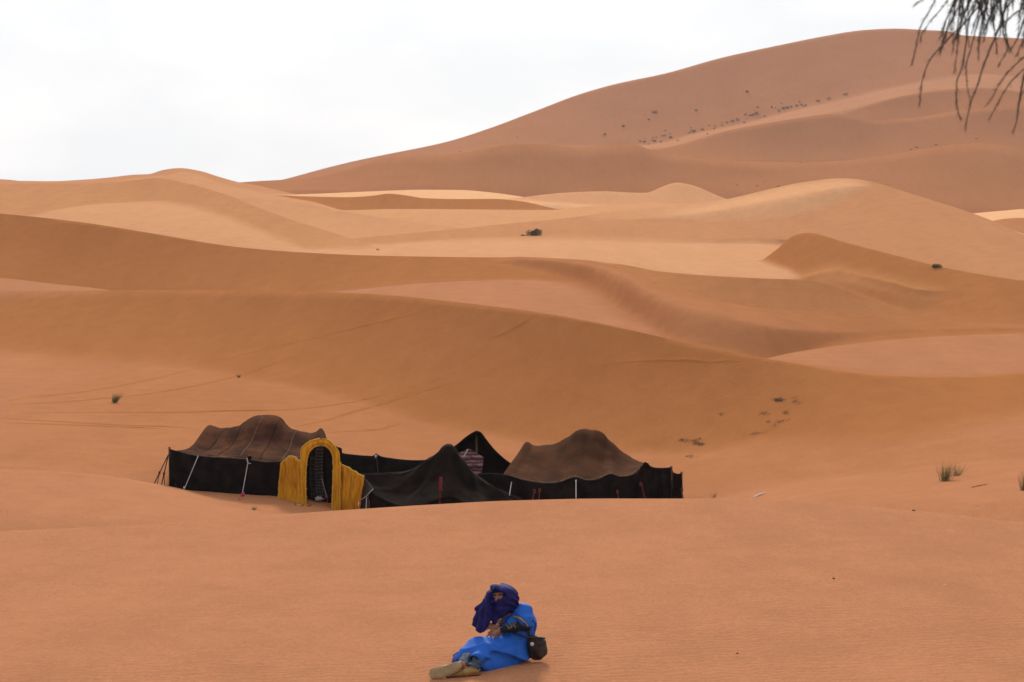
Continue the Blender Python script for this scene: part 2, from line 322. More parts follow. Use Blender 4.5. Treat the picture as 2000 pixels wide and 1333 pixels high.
 Dune('great_dune', [(420,375,902),(545,352.5,942),(640,329,962),(700,315,972),(760,302,978),(880,276,988),(960,250,996),(1040,219,1004),(1130,185,1012),(1200,165,1018),(1300,143,1024),(1400,115,1030),(1500,92,1034),(1600,72,1038),(1680,60,1040),(1740,57,1042),(1800,60,1042),(1840,62,1042),(1868,70,1040),(1940,73,1038),(2000,75,1036),(2600,130,1022)],
      [(420,390,800),(700,340,860),(900,304,890),(1100,289,905),(1290,279,910),(1450,240,920),(1650,191,930),(1850,152,938),(2000,158,936)], c=.12, back=.35),
 Dune('far_horizon', [(-700,340,1500),(-60,346,1500),(0,349.5,1500),(25,351,1500),(45,353.5,1500),(120,362,1500),(600,366,1500),(2600,366,1500)],
      [(-700,372,1250),(2600,372,1250)], c=0, back=.02),
]

def smax(a, b, k):
    h = np.clip(1 - np.abs(a - b) / k, 0, None)
    return np.maximum(a, b) + h * h * k * .25

def dune_height(x, y, want_pale=False):
    x = np.asarray(x, float); y = np.asarray(y, float)
    yy = np.maximum(y, 2.0); t = np.clip(x / yy, -.8, .8)
    z = np.full(np.broadcast(x, y).shape, -60.0) + CAMZ; pale = np.zeros_like(z); pink = np.zeros_like(z)
    k = .05 + .0022 * yy
    for du in DUNES:
        h = du.height(t, yy)
        if want_pale:
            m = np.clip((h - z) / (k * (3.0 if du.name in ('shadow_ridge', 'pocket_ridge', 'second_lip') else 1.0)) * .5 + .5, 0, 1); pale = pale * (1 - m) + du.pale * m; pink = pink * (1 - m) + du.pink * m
        z = smax(z, h, k * (2.4 if du.name in ('shadow_ridge', 'pocket_ridge') else 1.0))
    # small undulations
    z = z + .035 * np.clip(yy / 40, .5, 1) * np.clip(1.6 - yy / 250, 0, 1) * snoise(x / 7.0, yy / 7.0, 3, 2)
    z = z + .0012 * np.clip(yy - 150, 0, 500) * snoise(x / 40.0, yy / 40.0, 5, 2)
    # the slope under the camera
    near = np.clip((14.6 - yy) / 12.6, 0, 1)
    z = np.where(yy < 14.6, z * (1 - near) + (CAMZ - 1.65) * near, z)
    return (z, pale, pink) if want_pale else z

def ground(x, y): return float(dune_height(np.array([x]), np.array([y]))[0])

def build_dunes():
    tc = np.r_[np.linspace(-.8, -.36, 40, endpoint=False), np.linspace(-.36, .36, 641), np.linspace(.36, .8, 41)[1:]]
    D = np.array([du.crest.d(tc) for du in DUNES])                    # every crest falls on a row of the sheet
    D = np.sort(np.vstack([D, np.full((1, len(tc)), 12.0), np.full((1, len(tc)), 18.0), np.full((1, len(tc)), 2.0), np.full((1, len(tc)), 1700.0)]), axis=0)
    n_sub = 22; rows = []
    for i in range(len(D) - 1):
        for j in range(n_sub): rows.append(D[i] + (D[i + 1] - D[i]) * j / n_sub)
    rows.append(D[-1]); Y = np.array(rows); X = Y * tc[None, :]
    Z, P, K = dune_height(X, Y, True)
    nr, nc = Y.shape
    V = np.stack([X, Y, Z], -1).reshape(-1, 3)
    idx = np.arange(nr * nc).reshape(nr, nc)
    Fq = np.stack([idx[:-1, :-1], idx[:-1, 1:], idx[1:, 1:], idx[1:, :-1]], -1).reshape(-1, 4)
    # sheet behind and beside the camera
    extra = [(-60, -60), (60, -60)]
    me = bpy.data.meshes.new('sand_dunes')
    me.vertices.add(len(V)); me.vertices.foreach_set('co', V.ravel())
    me.loops.add(Fq.size); me.loops.foreach_set('vertex_index', Fq.ravel().astype(np.int32))
    me.polygons.add(len(Fq)); me.polygons.foreach_set('loop_start', np.arange(0, Fq.size, 4, dtype=np.int32))
    me.polygons.foreach_set('use_smooth', np.ones(len(Fq), bool))
    me.update(calc_edges=True)
    at = me.attributes.new('sun_tint', 'FLOAT', 'POINT')
    ak = me.attributes.new('sky_tint', 'FLOAT', 'POINT'); ak.data.foreach_set('value', K.ravel().astype(np.float32))
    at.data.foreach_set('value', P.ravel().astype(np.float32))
    me.materials.append(M_SAND)
    o = bpy.data.objects.new('sand_dunes', me); COL.objects.link(o); tag(o, kind='structure')
    # ground behind the camera
    g = put('sand_ground', [(-60, -80, CAMZ - 1.9), (60, -80, CAMZ - 1.9), (60, 2.6, CAMZ - 1.9), (-60, 2.6, CAMZ - 1.9)], [(0, 1, 2, 3)], M_SAND)
    tag(g, kind='structure')
    return o
build_dunes()
# ------------------------------------------------------------------ cloth, rope and pole builders
def surf(curves, nu, nv):
    R = np.array([catmull(c, nu) for c in curves])                       # k, nu, 3
    return np.stack([catmull(R[:, i], nv) for i in range(nu)], 1)        # nv, nu, 3

def grid_normals(G):
    a = np.gradient(G, axis=1); b = np.gradient(G, axis=0); n = np.cross(a, b)
    return n / (np.linalg.norm(n, axis=-1, keepdims=True) + 1e-9)

def wrinkle(G, amp, base, seed, stretch=(1, 1)):
    n = grid_normals(G)
    u = np.arange(G.shape[1])[None, :] / G.shape[1] * stretch[0]; v = np.arange(G.shape[0])[:, None] / G.shape[0] * stretch[1]
    return G + n * (amp * snoise(u * base, v * base, seed, 3))[..., None]

def grid_obj(name, G, mat, parent=None, thick=.012):
    nv, nu = G.shape[:2]; idx = np.arange(nv * nu).reshape(nv, nu)
    Fq = np.stack([idx[:-1, :-1], idx[:-1, 1:], idx[1:, 1:], idx[1:, :-1]], -1).reshape(-1, 4)
    o = put(name, G.reshape(-1, 3), Fq.tolist(), mat, parent)
    if thick:
        md = o.modifiers.new('thickness', 'SOLIDIFY'); md.thickness = thick; md.offset = 0
    return o

def tube(name, pts, r, mat, parent=None, n=7, smooth_n=None, r2=None):
    P = np.asarray(pts, float)
    if smooth_n: P = catmull(P, smooth_n)
    V, Fc = [], []; m = len(P)
    rr = np.full(m, r) if np.isscalar(r) else np.interp(np.linspace(0, 1, m), np.linspace(0, 1, len(r)), r)
    T = np.gradient(P, axis=0); T /= np.linalg.norm(T, axis=1, keepdims=True) + 1e-9
    ref = np.array([0, 0, 1.0]) if abs(T[0][2]) < .9 else np.array([1.0, 0, 0])
    for i in range(m):
        a = np.cross(T[i], ref); a /= np.linalg.norm(a) + 1e-9; b = np.cross(T[i], a)
        for k in range(n):
            th = math.tau * k / n; V.append(P[i] + rr[i] * (math.cos(th) * a + math.sin(th) * b))
    for i in range(m - 1):
        for k in range(n):
            k2 = (k + 1) % n; Fc.append((i * n + k, i * n + k2, (i + 1) * n + k2, (i + 1) * n + k))
    Fc.append(tuple(range(n - 1, -1, -1))); Fc.append(tuple((m - 1) * n + k for k in range(n)))
    return put(name, V, Fc, mat, parent)

M_ROOF = cloth_mat('brown_goat_hair', (.090, .035, .016), (.034, .013, .008), scale=1.6, bump=.9, bscale=26, rough=1, spec=.02)
M_ROOF2 = cloth_mat('dusty_brown_goat_hair', (.086, .035, .016), (.040, .016, .008), scale=1.2, bump=.9, bscale=26, rough=1, spec=.02)
M_BLACK = cloth_mat('black_wool', (.016, .0115, .0105), (.006, .005, .0055), scale=3, bump=.8, bscale=50, rough=1, spec=.02)
M_DARK = cloth_mat('dark_brown_wool', (.016, .0095, .0072), (.005, .0034, .0032), scale=2.2, bump=.8, bscale=40, rough=1, spec=.02)
M_EDGE = cloth_mat('dusty_hem', (.16, .085, .045), (.07, .036, .02), scale=9, bump=.5)
M_STRAW = cloth_mat('yellow_straw_mat', (.58, .265, .010), (.36, .135, .006), scale=3.5, bump=.9, bscale=22, stretch=(3.5, 3.5, .6), rough=.85)
M_STRAWL = cloth_mat('pale_straw_edge', (.60, .36, .05), (.42, .22, .02), scale=20, bump=.9, bscale=30, stretch=(2, 2, 2), rough=.85)
M_ROPE = flat_mat('pale_rope', (.42, .40, .40))
M_DROPE = flat_mat('dark_rope', (.035, .016, .014))
M_RED = cloth_mat('red_tassel', (.16, .02, .022), (.07, .01, .012), scale=60)
M_PINK = cloth_mat('pink_yarn', (.42, .06, .17), (.25, .03, .10), scale=60)
M_WHITE = flat_mat('white_cotton', (.62, .60, .58))
M_WOOD = cloth_mat('weathered_pole', (.12, .07, .04), (.06, .035, .02), scale=10, stretch=(4, 4, .5))
M_GREYCL = cloth_mat('grey_black_wool', (.045, .034, .036), (.028, .02, .022), scale=8, bump=.6, bscale=40)

def stripe_mat(name, cols, scale, axis='Z', noise=.6):
    """woven stripes across an axis"""
    m, nt, b = new_mat(name); N, L = nt.nodes, nt.links
    tc = N.new('ShaderNodeTexCoord'); wv = N.new('ShaderNodeTexWave'); wv.bands_direction = axis; wv.wave_profile = 'SAW'
    wv.inputs['Scale'].default_value = scale; wv.inputs['Distortion'].default_value = noise; wv.inputs['Detail'].default_value = 2
    L.new(tc.outputs['Object'], wv.inputs['Vector'])
    rp = N.new('ShaderNodeValToRGB'); rp.color_ramp.interpolation = 'CONSTANT'
    while len(rp.color_ramp.elements) < len(cols): rp.color_ramp.elements.new(.5)
    for i, c in enumerate(cols): rp.color_ramp.elements[i].position = i / len(cols); rp.color_ramp.elements[i].color = (*c, 1)
    L.new(wv.outputs['Fac'], rp.inputs['Fac'])
    nz = N.new('ShaderNodeTexNoise'); nz.inputs['Scale'].default_value = 18; L.new(tc.outputs['Object'], nz.inputs['Vector'])
    mx = N.new('ShaderNodeMix'); mx.data_type = 'RGBA'; mx.blend_type = 'MULTIPLY'; mx.inputs['Factor'].default_value = .8
    r2 = N.new('ShaderNodeValToRGB'); r2.color_ramp.elements[0].position = .35; r2.color_ramp.elements[1].position = .6
    r2.color_ramp.elements[0].color = (.35, .35, .35, 1)
    L.new(nz.outputs['Fac'], r2.inputs['Fac']); L.new(rp.outputs['Color'], mx.inputs['A']); L.new(r2.outputs['Color'], mx.inputs['B'])
    L.new(mx.outputs['Result'], b.inputs['Base Color']); b.inputs['Roughness'].default_value = .9
    return m
M_RUG = stripe_mat('red_striped_rug', [(.16, .055, .06), (.30, .17, .18), (.09, .03, .035), (.24, .10, .11), (.05, .02, .022)], 1.25)
M_CURT = stripe_mat('black_white_striped_curtain', [(.012, .01, .012), (.20, .195, .21), (.02, .018, .02), (.09, .085, .095), (.012, .01, .012)], 3.4, noise=3.0)

M_CURT2 = stripe_mat('dark_striped_curtain', [(.012, .01, .012), (.06, .06, .068), (.014, .012, .014), (.03, .03, .034), (.01, .01, .01)], 2.2, noise=2.5)

def WP(pts, d):
    return [W(p[0], p[1], p[2] if len(p) > 2 else d) for p in pts]

def gz(x, y, dz=0.0):
    return np.array((x, y, ground(x, y) + dz))

def rope(parent, a, b, mat, r=.013, sag=.0, name='guy_rope'):
    a, b = np.asarray(a), np.asarray(b); m = (a + b) / 2 - np.array((0, 0, sag))
    return tube(name, [a, m, b], r, mat, parent, n=6, smooth_n=9)

def drop(p):                       # the point straight below p, a little into the sand
    return np.array((p[0], p[1], ground(p[0], p[1]) - .05))

def wall_between(name, top, parent, mat, n=50, billow=.05, seed=1, rows=12, bottom=None):
    """hanging cloth from a top line down into the sand"""
    T = catmull(top, n); B = np.array([drop(p) for p in T]) if bottom is None else catmull(bottom, n)
    M1 = T * .6 + B * .4 + np.array((0, -billow, 0)); G = surf([T, M1, B], n, rows)
    G = wrinkle(G, .035, 9, seed, (2.6, .35)); G = wrinkle(G, .012, 30, seed + 100, (2, .3))
    return grid_obj(name, G, mat, parent)

# ------------------------------------------------------------------ brown-roofed tent on the left
def left_tent():
    t = empty('nomad_tent', gz(W(460, 960, 43.5)[0], 44.5)); tag(t, 'nomad tent with humped brown roof behind a black wall, left of the yellow gateway', 'tent')
    eave = WP([(346,880),(372,887),(405,891),(440,893),(485,897),(520,901),(560,899),(600,893),(640,885)], 43.1)
    ridge = WP([(404,840),(409,832.5),(422,835),(440,837),(460,834),(480,824),(498,814),(513,811),(532,811.5),(546,816),(555,826),(572,838),(592,845),(608,846),(619,843),(627,837),(633,845)], 46.3)
    front = [(a * .52 + b * .48) - np.array((0, 0, .20)) for a, b in zip(catmull(eave, 40), catmull(ridge, 40))]
    low = [(a * .82 + b * .18) - np.array((0, 0, .10)) for a, b in zip(catmull(eave, 40), catmull(ridge, 40))]
    back = [p + np.array((0, 3.2, -.95 - .35 * math.sin(math.pi * i / 39))) for i, p in enumerate(catmull(ridge, 40))]
    bmid = [p + np.array((0, 1.4, -.70)) for p in catmull(ridge, 40)]
    G = surf([eave, low, front, ridge, bmid, back], 120, 44); G = wrinkle(G, .016, 16, 11, (2.2, .5))
    roof = grid_obj('roof', G, M_ROOF, t, .02)
    for u in (22, 40, 58, 74, 92):                      # sewn seams between the woven strips
        q = np.array([G[v, int(np.clip(u - 9 + 12 * (v / 24) ** 1.6, 0, 119))] for v in range(1, 25, 2)])
        tube('seam', q + np.array((0, -.010, .010)), .009, M_EDGE if u in (58, 92) else M_DARK, roof, n=5)
    tube('hem', catmull(eave, 60) + np.array((0, -.03, -.01)), .024, M_EDGE, roof, n=6)
    top = WP([(331,877),(345,881),(372,889),(405,893),(440,895),(485,898),(520,903),(560,901),(592,897)], 43.0)
    wall_between('front_wall', top, t, M_BLACK, 80, .04, 3)
    c0 = W(331, 877, 43.0)
    wall_between('side_wall', [c0, W(336, 884, 45), W(344, 884, 47.2)], t, M_BLACK, 20, .0, 4)
    tube('wall_edge', [c0 + np.array((0, -.02, 0)), W(336, 905, 43), W(346, 965, 43.0)], .022, M_DROPE, t)
    for px, py, h in ((331, 876, .04), (487, 894, .07), (388, 889, .03)):
        p = W(px, py, 43.05); tube('pole', [drop(p), p + np.array((0, 0, h))], .03, M_WOOD, t)
    for px, py in ((409, 834), (530, 813), (629, 842)):
        p = W(px, py, 46.3); tube('pole', [drop(p), p], .04, M_WOOD, t)
    tube('pole', [W(629, 842, 46.25), W(640, 868, 46.3), drop(W(640, 868, 46.3))], .03, M_WOOD, t)
    # pole caps, ropes
    tube('knot', [W(484, 895, 42.95), W(491, 894, 42.95)], .05, M_DARK, t)
    rope(t, W(387, 891, 42.95), W(361, 953, 42.0), M_ROPE, .010)
    a = W(484, 905, 42.93); rope(t, a, W(473, 966, 42.2), M_ROPE, .010); rope(t, W(473, 966, 42.2), gz(W(467, 985, 42)[0], 41.9), M_PINK, .010)
    rope(t, W(482, 895, 42.95), W(484.5, 905, 42.9), M_ROPE, .016); rope(t, W(484.5, 905, 42.9), W(490, 906, 42.9), M_ROPE, .010)
    blob('yarn_knot', W(474.5, 966, 42.15), (.06, .05, .06), M_PINK, t, 5); blob('yarn_knot', W(360, 953, 42.0), (.03, .03, .04), M_ROPE, t, 6)
    c1 = W(329, 888, 43.0)
    for (px, py, d) in ((297, 946, 42.3), (313, 946, 42.6)):
        g = W(px, py, d); g = gz(g[0], g[1], -.02); rope(t, c1, g, M_DROPE, .016)
        q = c1 + (g - c1) * .55; blob('rope_knot', q, (.035, .035, .05), M_DROPE, t, 7)
        rope(t, q, g + np.array((.10, .1, 0)), M_DROPE, .011)
    return t

def blob(name, c, s, mat, parent=None, seed=0, n=8, rough=.25):
    r = np.random.default_rng(seed); V, Fc = [], []
    for i in range(n + 1):
        for j in range(n):
            ph, th = math.pi * i / n, math.tau * j / n
            k = 1 + rough * r.uniform(-1, 1) if 0 < i < n else 1
            V.append(np.asarray(c) + np.array((s[0] * math.sin(ph) * math.cos(th), s[1] * math.sin(ph) * math.sin(th), s[2] * math.cos(ph))) * k)
    for i in range(n):
        for j in range(n):
            j2 = (j + 1) % n; Fc.append((i * n + j, i * n + j2, (i + 1) * n + j2, (i + 1) * n + j))
    return put(name, V, Fc, mat, parent)

# ------------------------------------------------------------------ yellow gateway
def gateway():
    t = empty('straw_gateway', gz(W(625, 985, 42)[0], 42)); tag(t, 'yellow straw-mat gateway with rounded arch and two side wings', 'gateway')
    D0, D1 = 41.9, 42.35
    inner = [(598,1012),(597.5,960),(597.5,925),(599,903),(604,884),(612,874),(622,870),(633,870),(643,876),(649,888),(651,905),(650.5,935),(649.5,970),(648,1015)]
    outer = [(589,1012),(589.5,960),(589,925),(588.5,900),(590,876),(599,866),(614,859.5),(628,857.5),(641,859.5),(652,869),(661,882),(663.5,900),(664,935),(664,970),(664,1015)]
    I, O = catmull(WP(inner, D0), 60), catmull(WP(outer, D0), 60)
    I2, O2 = catmull(WP(inner, D1), 60), catmull(WP(outer, D1), 60)
    r = np.random.default_rng(5)
    for A in (I, O): A += r.normal(0, .005, A.shape)
    mid = (I + O) / 2 + np.array((0, -.055, 0))
    loop = np.stack([I2, I, I * .8 + O * .2 + np.array((0, -.045, 0)), mid, I * .2 + O * .8 + np.array((0, -.045, 0)), O, O2, I2], 0)
    grid_obj('arch', loop, M_STRAW, t, 0)
    # bound bundles of straw round the arch
    for k in range(5, 57, 3):
        a, b = I[k], O[k]
        tube('binding', [I2[k], a + np.array((0, -.02, 0)), mid[k] + np.array((0, -.012, 0)), b + np.array((0, -.012, 0)) * 1.0, O2[k] * .7 + b * .3], .007, M_STRAWL, t, n=5, smooth_n=9)
    tube('inner_edge', I + np.array((0, -.02, 0)), .022, M_STRAWL, t, n=6); tube('outer_edge', O + np.array((0, -.02, 0)), .020, M_STRAWL, t, n=6)
    def wing(top, bottom, bow, seed, nm='wing'):
        T, B = catmull(WP(top, 42.1), 36), catmull(WP(bottom, 42.1), 36)
        M = (T + B) / 2 + np.array((0, bow, 0))
        G = surf([T, M, B], 36, 24); G = wrinkle(G, .03, 7, seed, (1.5, .8)); G += np.random.default_rng(seed).normal(0, .006, G.shape)
        o = grid_obj(nm, G, M_STRAW, t, .05)
        tube('top_edge', G[0] + np.array((0, -.01, .01)), .024, M_STRAWL, o, n=6)
        # single straws standing proud of the mat
        for k in range(1, 35, 2):
            q = G[2:-2, k] + np.array((0, -.027, 0)) + np.random.default_rng(seed + k).normal(0, .004, (20, 3))
            tube('straw', q[::4], .0045, M_STRAWL if k % 4 == 1 else M_STRAW, o, n=4)
        return G
    G = wing([(550,906,42.6),(556,900,42.5),(564,893,42.35),(572,891.5,42.25),(578,894,42.2),(583,900,42.1),(590,898,42.0)], [(543,985,42.6),(556,990,42.5),(570,995,42.3),(590,1003,42.0)], .10, 21)
    tube('side_edge', G[:, 0] + np.array((0, -.02, 0)), .02, M_STRAWL, t, n=6)
    wing([(662,900,42.0),(665,907,42.0),(680,915,41.95),(697,925,41.9),(704,929.5,41.85),(711,931,41.85)], [(660,1015,42.0),(672,1015,42),(686,1015,41.95),(699,1015,41.9)], -.03, 22)
    # curtains in the opening
    back = WP([(590,872),(605,868),(625,866),(645,868),(668,876)], 42.75)
    wall_between('inner_hanging', back, t, M_BLACK, 30, -.04, 9)
    def curtain(cx0, cx1, y0, y1, d, seed, mat=None):
        n = 40; xs = np.linspace(0, 1, n)
        T = np.array([W(cx0 + (cx1 - cx0) * x, y0, d + .05 * math.sin(x * 22)) for x in xs]); B = np.array([W(cx0 + 1 + (cx1 - cx0 + 2) * x, y1 + 1.5 * math.sin(9 * x), d + .06 * math.sin(x * 22 + .5)) for x in xs])
        M = np.array([W(cx0 - 2 + (cx1 - cx0 + 1) * x, (y0 + y1) / 2, d + .06 * math.sin(x * 22 + .2)) for x in xs])
        return grid_obj('striped_curtain', surf([T, M, B], n, 40), mat or M_CURT, t, .006)
    curtain(617, 632, 866, 976, 42.58, 1); curtain(606, 618, 892, 974, 42.64, 2, M_CURT2)
    blob('curtain_foot', W(622, 974, 42.5), (.11, .06, .06), M_ROPE, t, 3, rough=.5)
    rope(t, W(628, 934, 42.5), W(638, 971, 42.4), M_ROPE, .008); rope(t, W(638, 971, 42.4), gz(W(640, 980, 42.4)[0], 42.4), M_PINK, .008)
    blob('yarn_knot', W(638, 971, 42.38), (.035, .03, .045), M_PINK, t, 8)
    # loose straw at the foot
    r = np.random.default_rng(3)
    for k in range(9):
        p = W(r.uniform(574, 604), 996, 41.75); p = gz(p[0] , 41.7 + r.uniform(-.15, .1), .012); a = r.uniform(0, 3.14)
        tube('fallen_straw', [p, p + np.array((.14 * math.cos(a), .1 * math.sin(a), .02))], .010, M_DARK if k % 2 else M_STRAWL, t, n=4)
    return t

# ------------------------------------------------------------------ low black windbreak between gateway and the peaked tent
def windbreak():
    t = empty('windbreak', gz(W(790, 960, 46)[0], 46)); tag(t, 'long low black cloth windbreak right behind the yellow gateway', 'windbreak')
    top = WP([(655,878,45.4),(664,884,45.5),(690,889),(715,891),(731,890.5),(735,887),(739,890),(765,896),(790,899),(820,900),(850,898),(900,900)], 45.8)
    wall_between('cloth', top, t, M_BLACK, 70, .05, 31)
    tube('top_rope', catmull(top, 50), .018, M_DROPE, t, n=6)
    for px, py in ((664, 884), (735, 886), (850, 897)):
        p = W(px, py, 45.85); tube('pole', [drop(p), p], .032, M_WOOD, t)
    blob('white_peg', W(734, 892, 45.7), (.035, .03, .045), M_WHITE, t, 4)
    rope(t, W(735, 890, 45.65), W(739, 930, 44.9), M_DROPE, .01); blob('white_peg', W(738.5, 930, 44.9), (.02, .02, .02), M_WHITE, t, 5)
    return t

# ------------------------------------------------------------------ dark peaked tent in front
def peaked_tent():
    t = empty('peaked_tent', gz(W(870, 985, 43.5)[0], 43.5)); tag(t, 'low black tent with one sharp front peak and a red tassel strap', 'tent')
    peak = [(868,874,43.6),(872,870.5,43.6),(877,869,43.6),(882,871,43.6),(886,876,43.6)]
    top = [(704,931,42.6),(722,931,42.9),(745,930,43.2),(775,927,43.4),(805,918,43.5),(830,904,43.55),(850,889,43.6)] + peak + [(897,893,43.6),(912,912,43.6),(932,931,43.5),(958,950,43.4),(990,964,43.3),(1020,978,43.2)]
    hem = [(722,960,41.7),(745,975,41.6),(775,988,41.5),(805,990,41.5),(830,985,41.5),(850,978,41.6),(868,972,41.7),(880,972,41.7),(892,975,41.7),(905,984,41.6),(925,992,41.6),(950,995,41.6),(980,1000,41.6),(1015,1004,41.7)]
    T, H = catmull(WP(top, 43), 110), catmull(WP(hem, 41.7), 110)
    back = T + np.array((0, 2.2, 0)); back[:, 2] -= .55 * (T[:, 2] - T[:, 2].min()) + .25
    m1 = T * .62 + H * .38; m1[:, 2] -= .16; m2 = T * .3 + H * .7; m2[:, 2] -= .10
    G = surf([back, (T + back) / 2 - np.array((0, 0, .12)), T, m1, m2, H], 150, 60)
    # draped folds running down from the peak
    n = grid_normals(G); u = np.linspace(0, 1, 150)[None, :]; v = np.linspace(0, 1, 60)[:, None]
    pk = 12 / 24.0
    ang = np.arctan2(u - .56, .08 + np.clip(v - .36, 0, 1))
    fold = .13 * (np.abs(np.sin(ang * 8.5 + .6 * np.sin(9 * v))) - .6) * np.clip((v - .36) / .2, 0, 1) * (1 - .4 * v) * np.clip(np.abs(u - .56) * 6, .2, 1)
    G = G + n * fold[..., None]; G = wrinkle(G, .014, 14, 41)
    roof = grid_obj('roof', G, M_DARK, t, .016)
    tube('ridge_rope', catmull(WP(top, 43), 80)[18:], .02, M_DROPE, roof, n=6)
    # front cloth below the hem
    wall_between('front_cloth', [p + np.array((0, .08, .02)) for p in H[::6]], t, M_BLACK, 60, .03, 43)
    wall_between('back_cloth', [p for p in back[::10]], t, M_BLACK, 40, 0, 47)
    # the folded corner beside the gateway
    C = surf([WP([(700,934,42.3),(712,936,42.2),(722,945,41.9),(728,954,41.6)], 42), WP([(700,965,42.3),(708,965,42.1),(716,962,41.9),(724,960,41.65)], 42), WP([(699,1000,42.3),(705,1002,42.1),(712,1004,41.9),(720,1004,41.7)], 42)], 16, 16)
    grid_obj('corner_flap', C, M_GREYCL, t, .012)
    tube('flap_rope', WP([(699,981,41.9),(715,970,41.7),(722,962,41.6),(729,955,41.5)], 42), .011, M_ROPE, t, n=5)
    rope(t, W(701, 980, 41.85), W(700, 989, 41.8), M_WHITE, .012); rope(t, W(716, 972, 41.6), W(715, 998, 41.5), M_ROPE, .010)
    p = W(877, 871, 43.65); tube('pole', [drop(p), p], .04, M_WOOD, t)
    blob('pole_cap', W(877, 872, 43.6), (.09, .10, .07), M_GREYCL, t, 6, rough=.12)
    # red tassel strap
    S = surf([WP([(858,932),(864,932)], 41.62), WP([(857.5,945),(864,945)], 41.5), WP([(857,957),(863,957)], 41.45)], 6, 14)
    st = grid_obj('tassel_strap', S, M_RED, t, .02); rope(st, W(859.5, 957, 41.45), gz(W(858, 985, 41.3)[0], 41.3), M_RED, .014)
    rope(st, W(854, 957.5, 41.45), W(866, 957, 41.45), M_RED, .012)
    return t

# ------------------------------------------------------------------ dark gabled tent behind
def gabled_tent():
    t = empty('gabled_tent', gz(W(930, 940, 47.5)[0], 47.5)); tag(t, 'black pointed tent at the back with a red striped rug in its gable', 'tent')
    edge = [(832,905),(850,897),(870,886),(895,869),(912,855),(924,847),(931,844),(937,846),(946,857),(960,875),(978,893),(995,906),(1010,914)]
    E0 = catmull(WP(edge, 47.0), 70)
    E1 = E0 + np.array((0, 1.6, 0)); E1[:, 2] -= .40 * np.clip(E0[:, 2] - E0[:, 2].min(), 0, None) + .25
    E2 = E0 + np.array((0, 3.2, 0)); E2[:, 2] -= .7 * np.clip(E0[:, 2] - E0[:, 2].min(), 0, None) + .6
    roof = grid_obj('roof', wrinkle(surf([E0, E1, E2], 90, 24), .015, 12, 51), M_DARK, t, .03)
    tube('roof_edge', E0 + np.array((0, -.02, 0)), .04, M_DARK, roof, n=7)
    top = [p + np.array((0, .28, -.10)) for p in E0[4:-4]]
    wall_between('gable_cloth', top, t, M_DARK, 60, .02, 52)
    T = WP([(890,887),(903,882),(915,877),(928,884),(945,894)], 46.95); B = WP([(893,925),(905,928),(918,930),(930,931),(941,929)], 46.9)
    G = surf([T, [(a + b) / 2 + np.array((0, -.06, 0)) for a, b in zip(T, B)], B], 36, 30); G = wrinkle(G, .03, 10, 53)
    rug = grid_obj('striped_rug', G, M_RUG, t, .012)
    rope(rug, W(914, 878, 46.9), W(905, 893, 46.85), M_WHITE, .012)
    p = W(931, 846, 47.15); tube('pole', [drop(p), p + np.array((0, 0, .02))], .04, M_WOOD, t); blob('pole_cap', W(931, 847, 47.0), (.08, .08, .06), M_DARK, t, 6, rough=.1)
    return t

